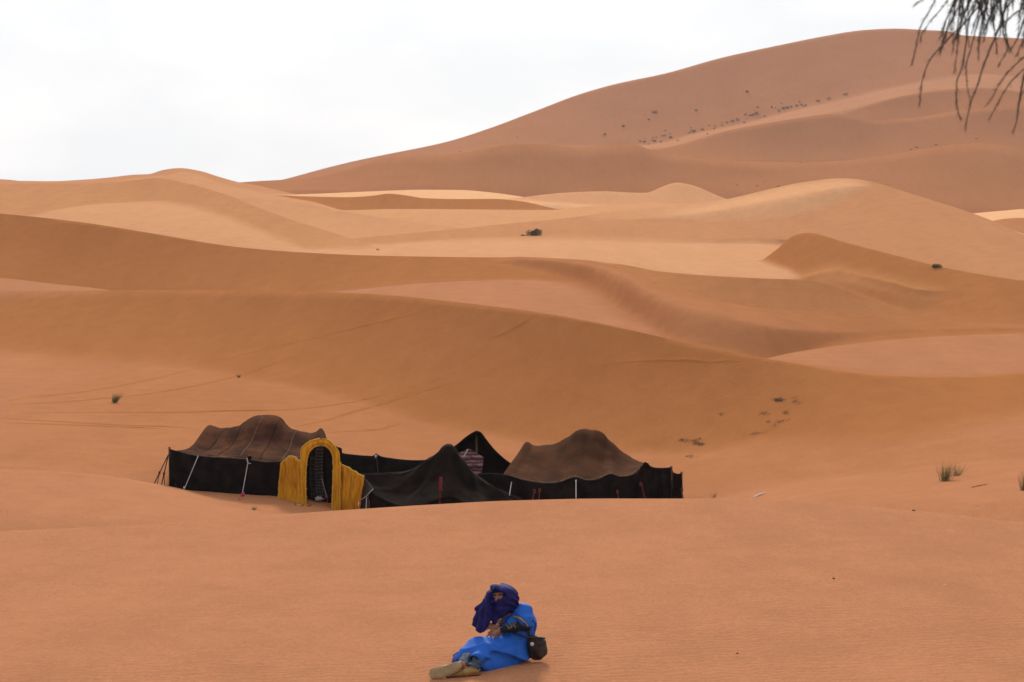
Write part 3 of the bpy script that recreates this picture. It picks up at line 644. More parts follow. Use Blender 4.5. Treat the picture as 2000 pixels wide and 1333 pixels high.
# ------------------------------------------------------------------ brown-roofed tent on the right
def right_tent():
    t = empty('large_nomad_tent', gz(W(1130, 970, 44.5)[0], 45)); tag(t, 'large nomad tent with single brown hump, rightmost of the camp', 'tent')
    eave = WP([(982,929),(1000,931),(1020,936),(1045,941),(1068,943),(1092,941),(1125,932),(1146,937),(1168,935),(1192,926),(1212,931),(1236,926),(1252,914),(1263,909)], 44.0)
    ridge = WP([(1022,870),(1027,865),(1040,870),(1058,872),(1080,869),(1100,861),(1113,852),(1123,845),(1136,841.5),(1150,841),(1166,842.5),(1177,848),(1188,860),(1203,874),(1222,888),(1240,899),(1256,905),(1263,907.5)], 46.8)
    A, B = catmull(eave, 40), catmull(ridge, 40)
    w = np.sin(np.linspace(0, 1, 40) * math.pi)[:, None] ** .7
    low = A * .80 + B * .20 - w * np.array((0, 0, .10)); mid = A * .5 + B * .5 - w * np.array((0, 0, .16)); up = A * .2 + B * .8 - w * np.array((0, 0, .05))
    back = B + np.array((0, 3.2, -.9)); bm = B + np.array((0, 1.4, -.6))
    G = surf([A, low, mid, up, B, bm, back], 130, 52); G = wrinkle(G, .014, 14, 61, (2.2, .5))
    roof = grid_obj('roof', G, M_ROOF2, t, .02)
    for u in (30, 78):
        q = np.array([G[v, int(np.clip(u - 12 + 14 * (v / 28) ** 1.6, 0, 129))] for v in range(1, 27, 2)])
        tube('seam', q + np.array((0, -.004, .004)), .006, M_ROOF, roof, n=5)
    tube('hem', catmull(eave, 70) + np.array((0, -.03, 0)), .028, M_EDGE, roof, n=6)
    # torn pale patch and loop at the left tip
    P = surf([WP([(1025,884),(1029,888)], 46.2), WP([(1021,889),(1030,892)], 46.1), WP([(1018,894),(1028,893)], 46.0)], 8, 8)
    grid_obj('pale_patch', P, M_WHITE, roof, .01)
    rope(roof, W(1023, 869, 46.7), W(1023.5, 884, 46.5), M_DROPE, .02); rope(roof, W(1023.5, 882, 46.5), W(1028, 868, 46.6), M_DROPE, .014)
    top = WP([(935,927,44.4),(955,925.5,44.2),(975,927,44.0),(998,931),(1020,938),(1045,943),(1068,945),(1092,943),(1124,933),(1146,939),(1168,937),(1192,927),(1212,932),(1240,927),(1250,922)], 43.9)
    wall_between('front_wall', top, t, M_BLACK, 110, .05, 62)
    tube('wall_cord', catmull(top, 90) + np.array((0, -.02, .01)), .014, M_DROPE, t, n=5)
    # the boxed end on the right
    c = [W(1248, 922, 43.7), W(1253, 911, 43.7), W(1262, 908.5, 43.7), W(1275, 914, 43.7), W(1290, 915.5, 43.7), W(1311, 914, 43.7)]
    wall_between('end_wall', c, t, M_BLACK, 40, .03, 63)
    wall_between('corner_wall', [W(1311, 914, 43.7), W(1316, 922, 44.2), W(1321, 926, 44.8), W(1331, 925, 45.6)], t, M_DARK, 24, 0, 64)
    tube('end_cord', catmull(c, 30) + np.array((0, -.02, .01)), .016, M_DROPE, t, n=5)
    for px, py, d in ((1001,929,44),(1125,931,44),(1193,925,44),(1262,907,44),(1311,913,43.75),(1331,924,45.6),(1243,925,44)):
        p = W(px, py, d); tube('pole', [drop(p), p + np.array((0, 0, .03))], .035, M_WOOD, t)
    for px, py in ((1028, 866), (1150, 843)):
        p = W(px, py, 46.8); tube('pole', [drop(p), p], .04, M_WOOD, t)
    blob('pole_knot', W(1261, 909, 43.65), (.10, .08, .09), M_DARK, t, 3, rough=.2)
    # ropes, fringe
    rope(t, W(999, 942, 43.7), W(995, 968, 42.9), M_ROPE, .010); rope(t, W(1125, 938, 43.7), W(1125, 976, 42.7), M_ROPE, .012)
    for a, b in (((1044, 959), (1039, 977)), ((1054, 957), (1052, 977)), ((1206, 960), (1209, 975)), ((1252, 945), (1262, 975))):
        rope(t, W(a[0], a[1], 43.4), W(b[0], b[1] + 6, 42.9), M_RED, .012); blob('yarn_knot', W(a[0], a[1] + 1, 43.38), (.045, .03, .06), M_RED, t, a[0])
    rope(t, W(1248, 946, 43.4), W(1256, 948, 43.4), M_RED, .012)
    r = np.random.default_rng(9)
    for k in range(14):
        x = 1312 + k * 1.5; y0 = 925 + r.uniform(0, 14)
        tube('fringe', [W(x, y0, 43.6 + .13 * k), W(x + r.uniform(-1, 2), y0 + 14, 43.55 + .13 * k), W(x + r.uniform(-2, 3.5), y0 + r.uniform(22, 38), 43.5 + .13 * k)], .010, M_DARK, t, n=4, smooth_n=6)
    for q in ((1328, 940), (1330, 950)):
        rope(t, W(q[0], q[1], 45.2), W(q[0] + 5, 978, 44.6), M_DROPE, .014)
    return t

left_tent(); gateway(); windbreak(); peaked_tent(); gabled_tent(); right_tent()
# ------------------------------------------------------------------ bodies from smooth-blended volumes
class Field:
    def __init__(s, lo, hi, res):
        s.lo, s.res = np.asarray(lo, float), res
        s.n = np.ceil((np.asarray(hi) - s.lo) / res).astype(int) + 1
        s.D = np.full(s.n, 1.0, np.float32)
    def box(s, lo, hi):
        a = np.clip(np.floor((lo - s.lo) / s.res).astype(int), 0, s.n - 1); b = np.clip(np.ceil((hi - s.lo) / s.res).astype(int) + 1, 1, s.n)
        ax = [s.lo[i] + s.res * np.arange(a[i], b[i]) for i in range(3)]
        return tuple(slice(a[i], b[i]) for i in range(3)), np.meshgrid(*ax, indexing='ij', sparse=True)
    def blend(s, sl, d, k, mode='add'):
        o = s.D[sl]
        if mode == 'carve': s.D[sl] = np.maximum(o, -d); return
        if k > 0:
            h = np.clip(1 - np.abs(o - d) / k, 0, None); s.D[sl] = np.minimum(o, d) - h * h * k * .25
        else: s.D[sl] = np.minimum(o, d)
    def cone(s, a, b, ra, rb, k=.03, mode='add', flat=None):
        a, b = np.asarray(a, float), np.asarray(b, float); m = max(ra, rb) + k + 3 * s.res
        sl, (X, Y, Z) = s.box(np.minimum(a, b) - m, np.maximum(a, b) + m)
        v = b - a; L2 = v @ v + 1e-12; px, py, pz = X - a[0], Y - a[1], Z - a[2]
        h = np.clip((px * v[0] + py * v[1] + pz * v[2]) / L2, 0, 1)
        qx, qy, qz = px - h * v[0], py - h * v[1], pz - h * v[2]
        if flat is not None:                      # squash along a direction
            n, f = np.asarray(flat[0], float), flat[1]; n = n / np.linalg.norm(n); t = (qx * n[0] + qy * n[1] + qz * n[2]) * (1 / f - 1)
            qx, qy, qz = qx + t * n[0], qy + t * n[1], qz + t * n[2]
        s.blend(sl, (np.sqrt(qx * qx + qy * qy + qz * qz) - (ra + (rb - ra) * h)).astype(np.float32), k, mode)
    def ball(s, c, r, k=.03, mode='add', rot=None):
        c = np.asarray(c, float); r = np.asarray(r if np.ndim(r) else (r, r, r), float); m = r.max() + k + 3 * s.res
        sl, (X, Y, Z) = s.box(c - m, c + m); P = [X - c[0], Y - c[1], Z - c[2]]
        if rot is not None:
            R = np.array(rot); P = [R[0][i] * P[0] + R[1][i] * P[1] + R[2][i] * P[2] for i in range(3)]
        q = np.sqrt((P[0] / r[0]) ** 2 + (P[1] / r[1]) ** 2 + (P[2] / r[2]) ** 2)
        s.blend(sl, ((q - 1) * r.min()).astype(np.float32), k, mode)
    def ripple(s, fn):
        ax = [s.lo[i] + s.res * np.arange(s.n[i]) for i in range(3)]; X, Y, Z = np.meshgrid(*ax, indexing='ij', sparse=True)
        s.D += np.where(np.abs(s.D) < .06, fn(X, Y, Z), 0).astype(np.float32)
    def hit(s, px, py, d0=14.6, d1=16.9):
        """first point of the volume on a sight line"""
        for d in np.arange(d0, d1, s.res * .6):
            p = W(px, py, d); i = np.round((p - s.lo) / s.res).astype(int)
            if (i >= 0).all() and (i < s.n).all() and s.D[tuple(i)] < 0: return p
        return None
    def mesh(s):
        D = s.D; S = D < 0; n = s.n
        c = np.zeros(n - 1, int)
        for dx in (0, 1):
            for dy in (0, 1):
                for dz in (0, 1): c += S[dx:n[0] - 1 + dx, dy:n[1] - 1 + dy, dz:n[2] - 1 + dz]
        I = np.argwhere((c > 0) & (c < 8)); ids = np.full(n - 1, -1); ids[tuple(I.T)] = np.arange(len(I))
        acc = np.zeros((len(I), 3)); cnt = np.zeros(len(I))
        cor = [(x, y, z) for x in (0, 1) for y in (0, 1) for z in (0, 1)]
        for a in cor:
            for ax in range(3):
                if a[ax]: continue
                b = list(a); b[ax] = 1
                d0 = D[tuple((I + a).T)]; d1 = D[tuple((I + b).T)]; ok = (d0 < 0) != (d1 < 0)
                t = np.where(ok, d0 / np.where(d0 == d1, 1, d0 - d1), 0); p = np.array(a, float)[None] + np.zeros((len(I), 3)); p[:, ax] += t
                acc[ok] += p[ok]; cnt[ok] += 1
        V = s.lo + s.res * (I + acc / cnt[:, None]); Fq = []
        for ax in range(3):
            u, v = (ax + 1) % 3, (ax + 2) % 3; sh = list(n); sh[ax] -= 1
            A = S[tuple(slice(0, n[i] - 1) if i == ax else slice(None) for i in range(3))]; B = S[tuple(slice(1, n[i]) if i == ax else slice(None) for i in range(3))]
            E = np.argwhere(A != B); E = E[(E[:, u] > 0) & (E[:, v] > 0) & (E[:, u] < n[u] - 1) & (E[:, v] < n[v] - 1)]
            eu, ev = np.eye(3, dtype=int)[u], np.eye(3, dtype=int)[v]
            q = np.stack([ids[tuple((E - eu - ev).T)], ids[tuple((E - ev).T)], ids[tuple(E.T)], ids[tuple((E - eu).T)]], 1)
            flip = ~A[tuple(E.T)]; q[flip] = q[flip][:, ::-1]; Fq.append(q)
        return V, np.concatenate(Fq)
    def obj(s, name, mat, parent, smooth=1):
        V, Fq = s.mesh()
        if smooth:                                # relax the grid's stair steps
            for _ in range(smooth):
                acc = np.zeros_like(V); cnt = np.zeros(len(V))
                for i in range(4):
                    np.add.at(acc, Fq[:, i], V[Fq[:, (i + 1) % 4]]); np.add.at(cnt, Fq[:, i], 1)
                V = V * .4 + .6 * acc / cnt[:, None]
        me = bpy.data.meshes.new(name); me.from_pydata(V.tolist(), [], Fq.tolist()); me.update()
        me.polygons.foreach_set('use_smooth', [True] * len(me.polygons))
        o = bpy.data.objects.new(name, me); COL.objects.link(o); me.materials.append(mat); o.parent = parent
        o.matrix_parent_inverse = Matrix.Translation(-Vector(parent.location)); return o

PD = 15.8
def Q(px, py, dy=0.0): return W(px, py, PD + dy)

M_SKIN = cloth_mat('tanned_skin', (.28, .135, .085), (.18, .08, .048), scale=30, bump=.1, rough=.55, spec=.4)
M_HAND = M_SKIN
M_ROBE = cloth_mat('blue_cotton', (.013, .105, .46), (.009, .075, .37), scale=14, bump=.25, bscale=90, rough=.75, spec=.25)
M_ROBE2 = cloth_mat('dark_blue_cotton', (.006, .03, .20), (.004, .02, .13), scale=14, bump=.25, bscale=90, rough=.8, spec=.2)
M_TURB = cloth_mat('indigo_cotton', (.010, .010, .120), (.0045, .0045, .055), scale=18, bump=.5, bscale=70, rough=.8, spec=.25)
M_SLEEVE = cloth_mat('dark_grey_knit', (.020, .022, .028), (.008, .008, .011), scale=40, bump=.5, bscale=90, rough=.85)
M_BAND = cloth_mat('grey_patterned_band', (.20, .19, .18), (.02, .02, .024), scale=55, bump=.5, bscale=90)
M_TROUS = cloth_mat('slate_cotton', (.050, .072, .105), (.026, .036, .055), scale=16, bump=.4, bscale=80, rough=.85)
M_GOLD = cloth_mat('gold_braid', (.38, .25, .12), (.20, .12, .06), scale=60, bump=.6, bscale=120, rough=.6)
M_SLIP = cloth_mat('tan_leather', (.30, .19, .055), (.22, .13, .035), scale=14, bump=.2, rough=.6, spec=.35)
M_SOLE = cloth_mat('pale_leather_sole', (.33, .245, .14), (.25, .18, .10), scale=14, bump=.25, rough=.75)
M_SEDGE = flat_mat('red_leather_edge', (.20, .06, .035))
M_BAG = cloth_mat('dark_leather', (.042, .026, .022), (.016, .010, .010), scale=14, bump=.35, bscale=60, rough=.62, spec=.3)
M_STRAP = cloth_mat('black_leather', (.010, .009, .012), (.006, .005, .006), scale=20, bump=.2, rough=.5, spec=.4)
M_EYEW = flat_mat('eye_white', (.5, .46, .42), .3); M_EYED = flat_mat('eye_dark', (.012, .008, .006), .25)

def person():
    x0, _, _ = Q(1005, 1280); root = empty('person', gz(x0, PD)); gzl = root.location.z
    tag(root, 'person in bright blue robe and indigo headscarf reclining on the near sand', 'person')
    lo = np.array((Q(820, 1300, -.9)[0], PD - 1.0, gzl - .10)); hi = np.array((Q(1075, 1200, .4)[0], PD + .45, gzl + .92))
    # --- robe
    R = Field(lo, hi, .007)
    C = lambda a, b, ra, rb, k=.06: R.cone(Q(*a), Q(*b), ra, rb, k)
    C((1002,1266,.02), (1013,1214,.03), .150, .148, .05); R.ball(Q(998,1286,-.02), (.165,.17,.085), .05); R.cone(Q(985,1288,-.10), Q(945,1297,-.42), .10, .075, .05)
    C((1013,1210,.02), (1024,1197,-.03), .135, .088); C((1012,1208,.06), (988,1204,.20), .13, .085); R.ball(Q(1023,1217,.10), .132, .06)
    C((1005,1268,-.06), (945,1274,-.33), .135, .092); C((998,1260,.06), (925,1265,-.16), .135, .088)
    C((945,1274,-.33), (932,1288,-.49), .092, .080); C((925,1265,-.16), (908,1283,-.36), .088, .068); C((985,1266,-.05), (930,1276,-.28), .13, .10)
    C((1022,1196,-.05), (1027,1214,-.12), .085, .090, .04)
    C((1026,1222,.0), (1010,1262,.02), .12, .13, .05)
    ld = lambda X, Y, Z: (X - x0, Y - PD, Z - gzl)
    def folds(X, Y, Z):
        x, y, z = ld(X, Y, Z)
        a = .026 * (np.abs(np.sin(15 * (x * .55 - y * .5 + z * .9) + 1.3 * np.sin(7 * x + 3 * z) + .9 * np.sin(9 * y))) - .6)
        b = .016 * (np.abs(np.sin(26 * (x * .25 + y * .35 + z * .9) + 1.4 * np.sin(11 * x - 4 * y))) - .6)
        c = .016 * np.sin(21 * (x * .2 - y * .9 + z * .5) + 1.5 * np.sin(6 * x + 5 * z)) * np.clip((.1 - x) * 4, 0, 1)
        return a * np.clip(.5 + .9 * np.sin(5 * x + 4 * z + 1), .1, 1.2) + b * np.clip(.5 + .9 * np.sin(7 * y - 5 * z), 0, 1.2) + c
    R.ripple(folds)
    R.cone(Q(921,1297,-.62), Q(936,1284,-.40), .058, .050, 0, 'carve'); R.cone(Q(902,1298,-.64), Q(908,1289,-.50), .048, .042, 0, 'carve')
    robe = R.obj('robe', M_ROBE, root, 1)
    f = R.hit(963, 1243); fd = (f[1] - PD) if f is not None else -.25
    g0 = fd - .015
    # --- body: head, trunk, arms, hands and legs in one surface
    B = Field(lo, hi, .0046)
    b = lambda p, q, ra, rb, k=.03: B.cone(Q(*p), Q(*q), ra, rb, k)
    b((1008,1266,.02), (1012,1210,.04), .13, .115); b((1012,1206,.04), (985,1186,.0), .06, .055); B.ball(Q(1010,1198,.05), (.17,.09,.06), .04)
    B.ball(Q(975,1167,-.02), (.078,.098,.108), .03); B.ball(Q(972,1180,-.07), (.055,.06,.05), .03)
    B.cone(Q(969.5,1165,-.112), Q(968.5,1172,-.128), .010, .014, .012)                       # nose
    B.cone(Q(962,1161.5,-.105), Q(981,1160,-.105), .012, .012, .015)                         # brow
    B.ball(Q(965,1165.8,-.118), (.015,.012,.009), .008, 'carve'); B.ball(Q(976.5,1164.8,-.118), (.015,.012,.009), .008, 'carve')
    b((1024,1198,-.03), (1031,1222,-.11), .055, .045); b((1031,1222,-.11), (981,1231.5,g0 - .03), .040, .025)
    b((988,1204,.2), (962,1238,.14), .052, .042); b((962,1238,.14), (970,1225,-.07), .040, .026)
    b((1006,1270,-.06), (943,1275,-.33), .085, .052); b((943,1275,-.33), (925,1303,-.60), .048, .030)
    b((998,1262,.08), (925,1267,-.16), .085, .052); b((925,1267,-.16), (903,1297,-.62), .046, .030)
    b((926,1305,-.60), (892,1318,-.66), .036, .022); b((902,1298,-.63), (858,1314,-.74), .036, .022)
    def hand(w, kn, tips, thumb, nrm, k=.006):
        w, kn = Q(*w), [Q(*q) for q in kn]; tips = [Q(*q) for q in tips]
        for q in kn: B.cone(w, q, .021, .0115, .02)
        for a, c, e in zip(kn, tips, (.9, 1, .97, .8)):
            m = a * .5 + c * .5 + np.array((0, -.012, .010)); B.cone(a, m, .0100 * e + .0005, .0090 * e, .003); B.cone(m, c, .0090 * e, .0074 * e, .003)
        t0, t1, t2 = [Q(*q) for q in thumb]; B.cone(t0, t1, .014, .011, .008); B.cone(t1, t2, .010, .008, .003)
    hand((978,1232,g0-.03), [(961.5,1236.5,g0-.03),(964.5,1239,g0-.035),(968,1241,g0-.035),(971.5,1242,g0-.03)],
         [(950,1243,g0-.02),(954.5,1250,g0-.03),(962,1253,g0-.035),(969.5,1252,g0-.035)], [(974,1232,g0-.035),(962,1231.5,g0-.03),(953.5,1236.5,g0-.01)], None)
    hand((970,1225,-.08), [(960,1221,-.11),(959,1223.5,-.12),(959,1226,-.12),(960,1228,-.12)], [(950,1221,-.13),(948.5,1224,-.14),(949,1227,-.14),(951,1230,-.13)], [(968,1222,-.09),(962,1219,-.11),(956,1218,-.13)], None)
    body = B.obj('body', M_SKIN, root, 1)
    for k, (px, py) in enumerate(((965, 1166.3), (976.5, 1165.3))):
        blob('eye', Q(px, py, -.1125), (.0125, .009, .0075), M_EYEW, body, k, rough=0); blob('pupil', Q(px - .3, py, -.1195), (.006, .0045, .006), M_EYED, body, k, rough=0)
    for (a, m, c) in (((960,1163,-.118),(965,1161.6,-.121),(970,1163,-.122)), ((973,1162.6,-.122),(977.5,1160.8,-.121),(983,1162.5,-.112))):
        tube('eyebrow', [Q(*a), Q(*m), Q(*c)], .0045, M_EYED, body, n=5, smooth_n=7)
    # --- headscarf
    T = Field(lo, hi, .0065)
    T.ball(Q(980,1165,.0), (.150,.150,.118), .03); T.ball(Q(997,1170,.0), (.085,.11,.085), .04); T.ball(Q(981,1155,-.02), (.125,.125,.068), .03)
    T.ball(Q(974,1187,-.065), (.068,.085,.075), .04); T.cone(Q(996,1183,-.01), Q(976,1195,-.07), .080, .062, .04); T.cone(Q(970,1198,-.09), Q(965,1214,-.13), .050, .030, .03)
    T.cone(Q(966,1150,-.06), Q(954,1172,-.09), .045, .045, .03)
    T.cone(Q(955,1174,-.08), Q(957,1204,-.09), .045, .038, .03)
    def wraps(X, Y, Z):
        x, y, z = ld(X, Y, Z); w = np.clip((z - .50) * 9, 0, 1)
        up = .008 * np.sin(88 * (z + .38 * x + .22 * y) + 3.0 * np.sin(11 * x + 9 * y) + 1.5 * np.sin(23 * y)) * np.clip(.7 + .6 * np.sin(17 * x - 9 * z), .2, 1.2)
        dn = .006 * np.sin(60 * (z * .8 - .75 * x + .2 * y) + 2.4 * np.sin(10 * x + 7 * z)) * np.clip(.5 + .7 * np.sin(14 * x + 8 * z), 0, 1.1)
        return up * w + dn * (1 - w)
    T.ripple(wraps)
    T.ball(Q(974,1166,-.175), (.082,.100,.046), 0, 'carve')
    scarf = T.obj('headscarf', M_TURB, root, 1)
    # band of cloth across the brow and the loose end that hangs past the shoulder
    def drape(cols, nm, seed, amp):
        G = surf([[Q(*p) for p in c] for c in cols], 40, 30); v = np.linspace(0, 1, 30)[:, None]; u = np.linspace(0, 1, 40)[None, :]
        G = G + grid_normals(G) * (amp * np.sin(16 * v + 2.5 * u + 1.5 * np.sin(5 * u)) * (.4 + .6 * u))[..., None]
        return grid_obj(nm, wrinkle(G, .006, 9, seed), M_TURB, scarf, .014)
    drape([[(967,1145,-.06),(953,1160,-.06),(941,1179,-.05),(929,1190,-.03),(932,1193,-.03),(927,1206,-.03),(923.5,1220,-.02)],
           [(966,1147,-.12),(955,1162,-.14),(948,1182,-.14),(943,1196,-.13),(941,1207,-.12),(936,1219,-.10),(930,1229,-.08)],
           [(961,1151,-.15),(954,1168,-.18),(953,1186,-.19),(952,1199,-.18),(950,1210,-.16),(945,1224,-.14),(937.5,1237,-.12)],
           [(958,1156,-.155),(955,1175,-.185),(959,1192,-.19),(961,1202,-.18),(960,1210,-.17),(956,1217,-.15),(951,1225,-.13)]], 'loose_end', 71, .012)
    # --- robe trimmings, lying on the robe
    def on_robe(pts, off=.006, n=24):
        P = catmull(np.array(pts, float), n); out = []
        for px, py in P:
            h = R.hit(px, py)
            if h is not None: out.append(h + np.array((0, -off, off * .5)))
        return out
    def ribbon(nm, pts, r, mat, par):
        q = on_robe(pts)
        if len(q) > 3: tube(nm, q, r, mat, par, n=6)
    ribbon('gold_trim', [(1000,1191),(992,1199),(983,1207),(974,1218),(966,1229)], .012, M_GOLD, robe)
    ribbon('gold_trim', [(1003,1196),(996,1204),(989,1212),(982,1219)], .006, M_ROBE2, robe)
    ribbon('gold_trim', [(1004,1205),(1012,1206.5),(1020,1212),(1026,1218),(1030,1224)], .011, M_GOLD, robe)
    ribbon('seam', [(1040,1212),(1046,1220),(1044,1232)], .006, M_ROBE2, robe)
    # far flap of the robe's hem
    G = surf([[Q(918,1264,-.14), Q(900,1271,-.22), Q(885,1281,-.30)], [Q(914,1275,-.24), Q(897,1282,-.32), Q(883,1290,-.40)], [Q(908,1290,-.34), Q(893,1295,-.42), Q(881,1298,-.46)]], 20, 16)
    grid_obj('hem_flap', wrinkle(G, .008, 6, 73), M_ROBE2, robe, .008)
    # --- dark sleeve with patterned band
    S = Field(lo, hi, .006); S.cone(Q(1026,1216,-.13), Q(1029,1222,-.14), .056, .056, .02); S.cone(Q(1028,1221,-.14), Q(980,1231,g0-.035), .056, .034, .02)
    ea, eb = Q(1028,1221,-.14), Q(980,1231,g0-.035); ax = (eb - ea) / np.linalg.norm(eb - ea)
    S.ripple(lambda X, Y, Z: .004 * np.sin(150 * ((X - ea[0]) * ax[0] + (Y - ea[1]) * ax[1] + (Z - ea[2]) * ax[2]) + 2 * np.sin(30 * Z)))
    S.cone(eb + ax * .030, eb + ax * .01, .028, .028, 0, 'carve')
    sl = S.obj('sleeve', M_SLEEVE, root, 1)
    nz = np.cross(ax, (0, 0, 1.0)); nz /= np.linalg.norm(nz); up = np.cross(nz, ax)
    for k, t in enumerate((.42, .53, .63, .74)):
        c = ea + (eb - ea) * t; rr = .058 - .022 * t
        tube('patterned_band', [c + rr * (math.cos(th) * nz * (1 if nz[1] < 0 else -1) + math.sin(th) * abs(1) * up * (1 if up[2] > 0 else -1)) + ax * .012 * math.sin(3 * th + k) for th in np.linspace(.1, 2.6, 14)], .0075, M_BAND, sl, n=6)
    # --- trousers
    P = Field(lo, hi, .0065); P.cone(Q(934,1289,-.47), Q(925,1304,-.59), .062, .060, .01); P.cone(Q(912,1286,-.46), Q(903,1297,-.60), .052, .050, .01)
    P.ripple(lambda X, Y, Z: .006 * np.sin(70 * (Z - gzl) + 40 * (X - x0) + 2 * np.sin(20 * (Y - PD))) + .004 * np.sin(110 * (X - x0)))
    a, c = Q(938,1278,-.38), Q(925,1304,-.59); dv = (c - a) / np.linalg.norm(c - a); P.cone(c + dv * .06, c - dv * .0, .050, .040, 0, 'carve')
    a, c = Q(918,1276,-.30), Q(903,1297,-.60); dv = (c - a) / np.linalg.norm(c - a); P.cone(c + dv * .055, c, .045, .036, 0, 'carve')
    P.obj('trousers', M_TROUS, root, 1)
    # --- slippers
    def plate(nm, pts, dfront, th, mat, par):
        loop = catmull([Q(px, py, dfront + dd) for px, py, dd in pts + [pts[0]]], 49)[:-1]; c = loop.mean(0); n = len(loop)
        nrm = np.array((0.12, -.93, .34)); nrm /= np.linalg.norm(nrm)
        rings = [loop * .0 + c + (loop - c) * .55 + nrm * .004, c + (loop - c) * .93 + nrm * .003, loop - nrm * .006, loop - nrm * th, c + (loop - c) * .9 - nrm * (th + .004)]
        V = [c + nrm * .004] + [p for r_ in rings for p in r_] + [c - nrm * (th + .004)]; Fc = []
        for j in range(n): Fc.append((0, 1 + j, 1 + (j + 1) % n))
        for i in range(4):
            for j in range(n): j2 = (j + 1) % n; Fc.append((1 + i * n + j, 1 + (i + 1) * n + j, 1 + (i + 1) * n + j2, 1 + i * n + j2))
        for j in range(n): Fc.append((len(V) - 1, 1 + 4 * n + (j + 1) % n, 1 + 4 * n + j))
        return put(nm, V, Fc, mat, par)
    sf = Field(lo, hi, .0065); sf.cone(Q(893,1302,-.68), Q(872,1309,-.715), .046, .046, .02); sf.cone(Q(872,1309,-.715), Q(852,1315,-.745), .046, .040, .02)
    s1 = sf.obj('slipper', M_SLIP, root, 1)
    plate('sole', [(838,1316,-.02),(841,1307,-.01),(852,1303,0),(868,1300.5,.01),(884,1295,.02),(893,1293,.03),(900,1295,.03),(902,1301,.02),(896,1309,.01),(883,1318,0),(867,1324,-.02),(850,1327.5,-.03),(841,1325,-.03)], -.765, .016, M_SOLE, s1)
    sg = Field(lo, hi, .006); sg.cone(Q(929,1310,-.61), Q(908,1314,-.655), .038, .036, .02); sg.cone(Q(908,1314,-.655), Q(880,1320,-.69), .036, .018, .02)
    sg.cone(Q(931,1299,-.60), Q(926,1308,-.60), .030, .032, 0, 'carve')
    s2 = sg.obj('slipper', M_SLIP, root, 1)
    sh = Field(lo, hi, .005); sh.cone(Q(934,1317,-.63), Q(876,1322,-.70), .030, .030, .01, flat=((.05, .2, 1), .28)); sh.obj('sole', M_SEDGE, s2, 1)
    tube('strap', [Q(938,1309,-.615), Q(928,1311,-.645), Q(915,1309,-.665), Q(905,1309,-.675)], .006, M_SOLE, s2, n=5, smooth_n=12)
    return R, root

ROBE_FIELD, PERSON = person()

def shoulder_bag():
    R = ROBE_FIELD; c = Q(1050, 1266, -.08)
    root = empty('shoulder_bag', gz(c[0], c[1])); gzl = root.location.z
    tag(root, 'small dark leather shoulder bag with white flower charm behind the person', 'bag')
    f = Field(c - .22, c + .22, .005)
    f.cone(Q(1046,1256,-.04), Q(1048,1273,-.04), .080, .092, .03, flat=((.25, 1, 0), .75)); f.cone(Q(1056,1256,-.02), Q(1057,1272,-.02), .060, .066, .03, flat=((.25, 1, 0), .8))
    f.D = np.maximum(f.D, (f.lo[2] + f.res * np.arange(f.n[2]) - Q(1050, 1246, -.08)[2])[None, None, :].astype(np.float32) * np.ones_like(f.D))
    f.ripple(lambda X, Y, Z: .003 * np.sin(60 * (X - c[0]) + 30 * (Z - c[2])) + .002 * np.sin(95 * (Z - c[2])))
    body = f.obj('bag_body', M_BAG, root, 2)
    g = Field(c - .22, c + .22, .005); g.cone(Q(1040,1250,-.115), Q(1041,1268,-.125), .055, .046, .02, flat=((.25, 1, 0), .5))
    g.ripple(lambda X, Y, Z: .002 * np.sin(140 * (X - c[0])))
    g.obj('flap', M_STRAP, root, 1)
    tube('rim', [Q(1032,1248,-.13), Q(1045,1246,-.15), Q(1058,1246,-.125), Q(1064,1247,-.08), Q(1056,1245.5,-.03), Q(1042,1245.5,-.03), Q(1032,1247.5,-.10)], .010, M_STRAP, body, n=6, smooth_n=20)
    for k in range(6):
        a = math.tau * k / 6; p = Q(1039.3 + 2.3 * math.cos(a), 1258.5 + 2.3 * math.sin(a), -.172); blob('charm_petal', p, (.0085, .005, .0085), M_WHITE, root, k, rough=.05)
    blob('charm_centre', Q(1039.3, 1258.5, -.178), (.007, .006, .007), M_ROPE, root, 9, rough=0)
    def strap(pts, end):
        q = []
        for px, py in catmull(np.array(pts, float), 16):
            h = R.hit(px, py)
            if h is not None: q.append(h + np.array((0, -.014, .004)))
        q += [Q(*e) for e in end]
        tube('strap', catmull(q, 30), .0095, M_STRAP, root, n=6)
    strap([(1002,1224),(996,1229),(1002,1235),(1014,1240),(1026,1243.5)], [(1036,1246,-.15),(1046,1246,-.13)])
    strap([(1024,1216),(1028,1224),(1031,1232),(1034,1240)], [(1040,1246,-.13)])
    return root
shoulder_bag()
# ------------------------------------------------------------------ plants and small things on the sand
M_GRASS = cloth_mat('dry_grass', (.27, .21, .085), (.13, .11, .04), scale=14, bump=0)
M_GRASSG = cloth_mat('green_grass', (.17, .18, .055), (.09, .10, .03), scale=14, bump=0)
M_SHRUB = cloth_mat('olive_shrub', (.23, .18, .10), (.12, .095, .052), scale=3, bump=0)
M_BUSH = cloth_mat('olive_bush', (.15, .135, .06), (.075, .07, .03), scale=3, bump=0)
M_TWIG = cloth_mat('grey_brown_twig', (.13, .085, .055), (.07, .046, .03), scale=20, bump=0)
M_STONE = cloth_mat('dark_stone', (.06, .04, .03), (.03, .02, .015), scale=30)
M_BLEACH = flat_mat('bleached_wood', (.62, .50, .42))
M_NEEDLE = cloth_mat('tamarisk_green', (.070, .060, .042), (.032, .027, .024), scale=8, bump=0)
M_BARK = cloth_mat('tamarisk_bark', (.045, .033, .026), (.022, .017, .014), scale=8, bump=.6, bscale=30)

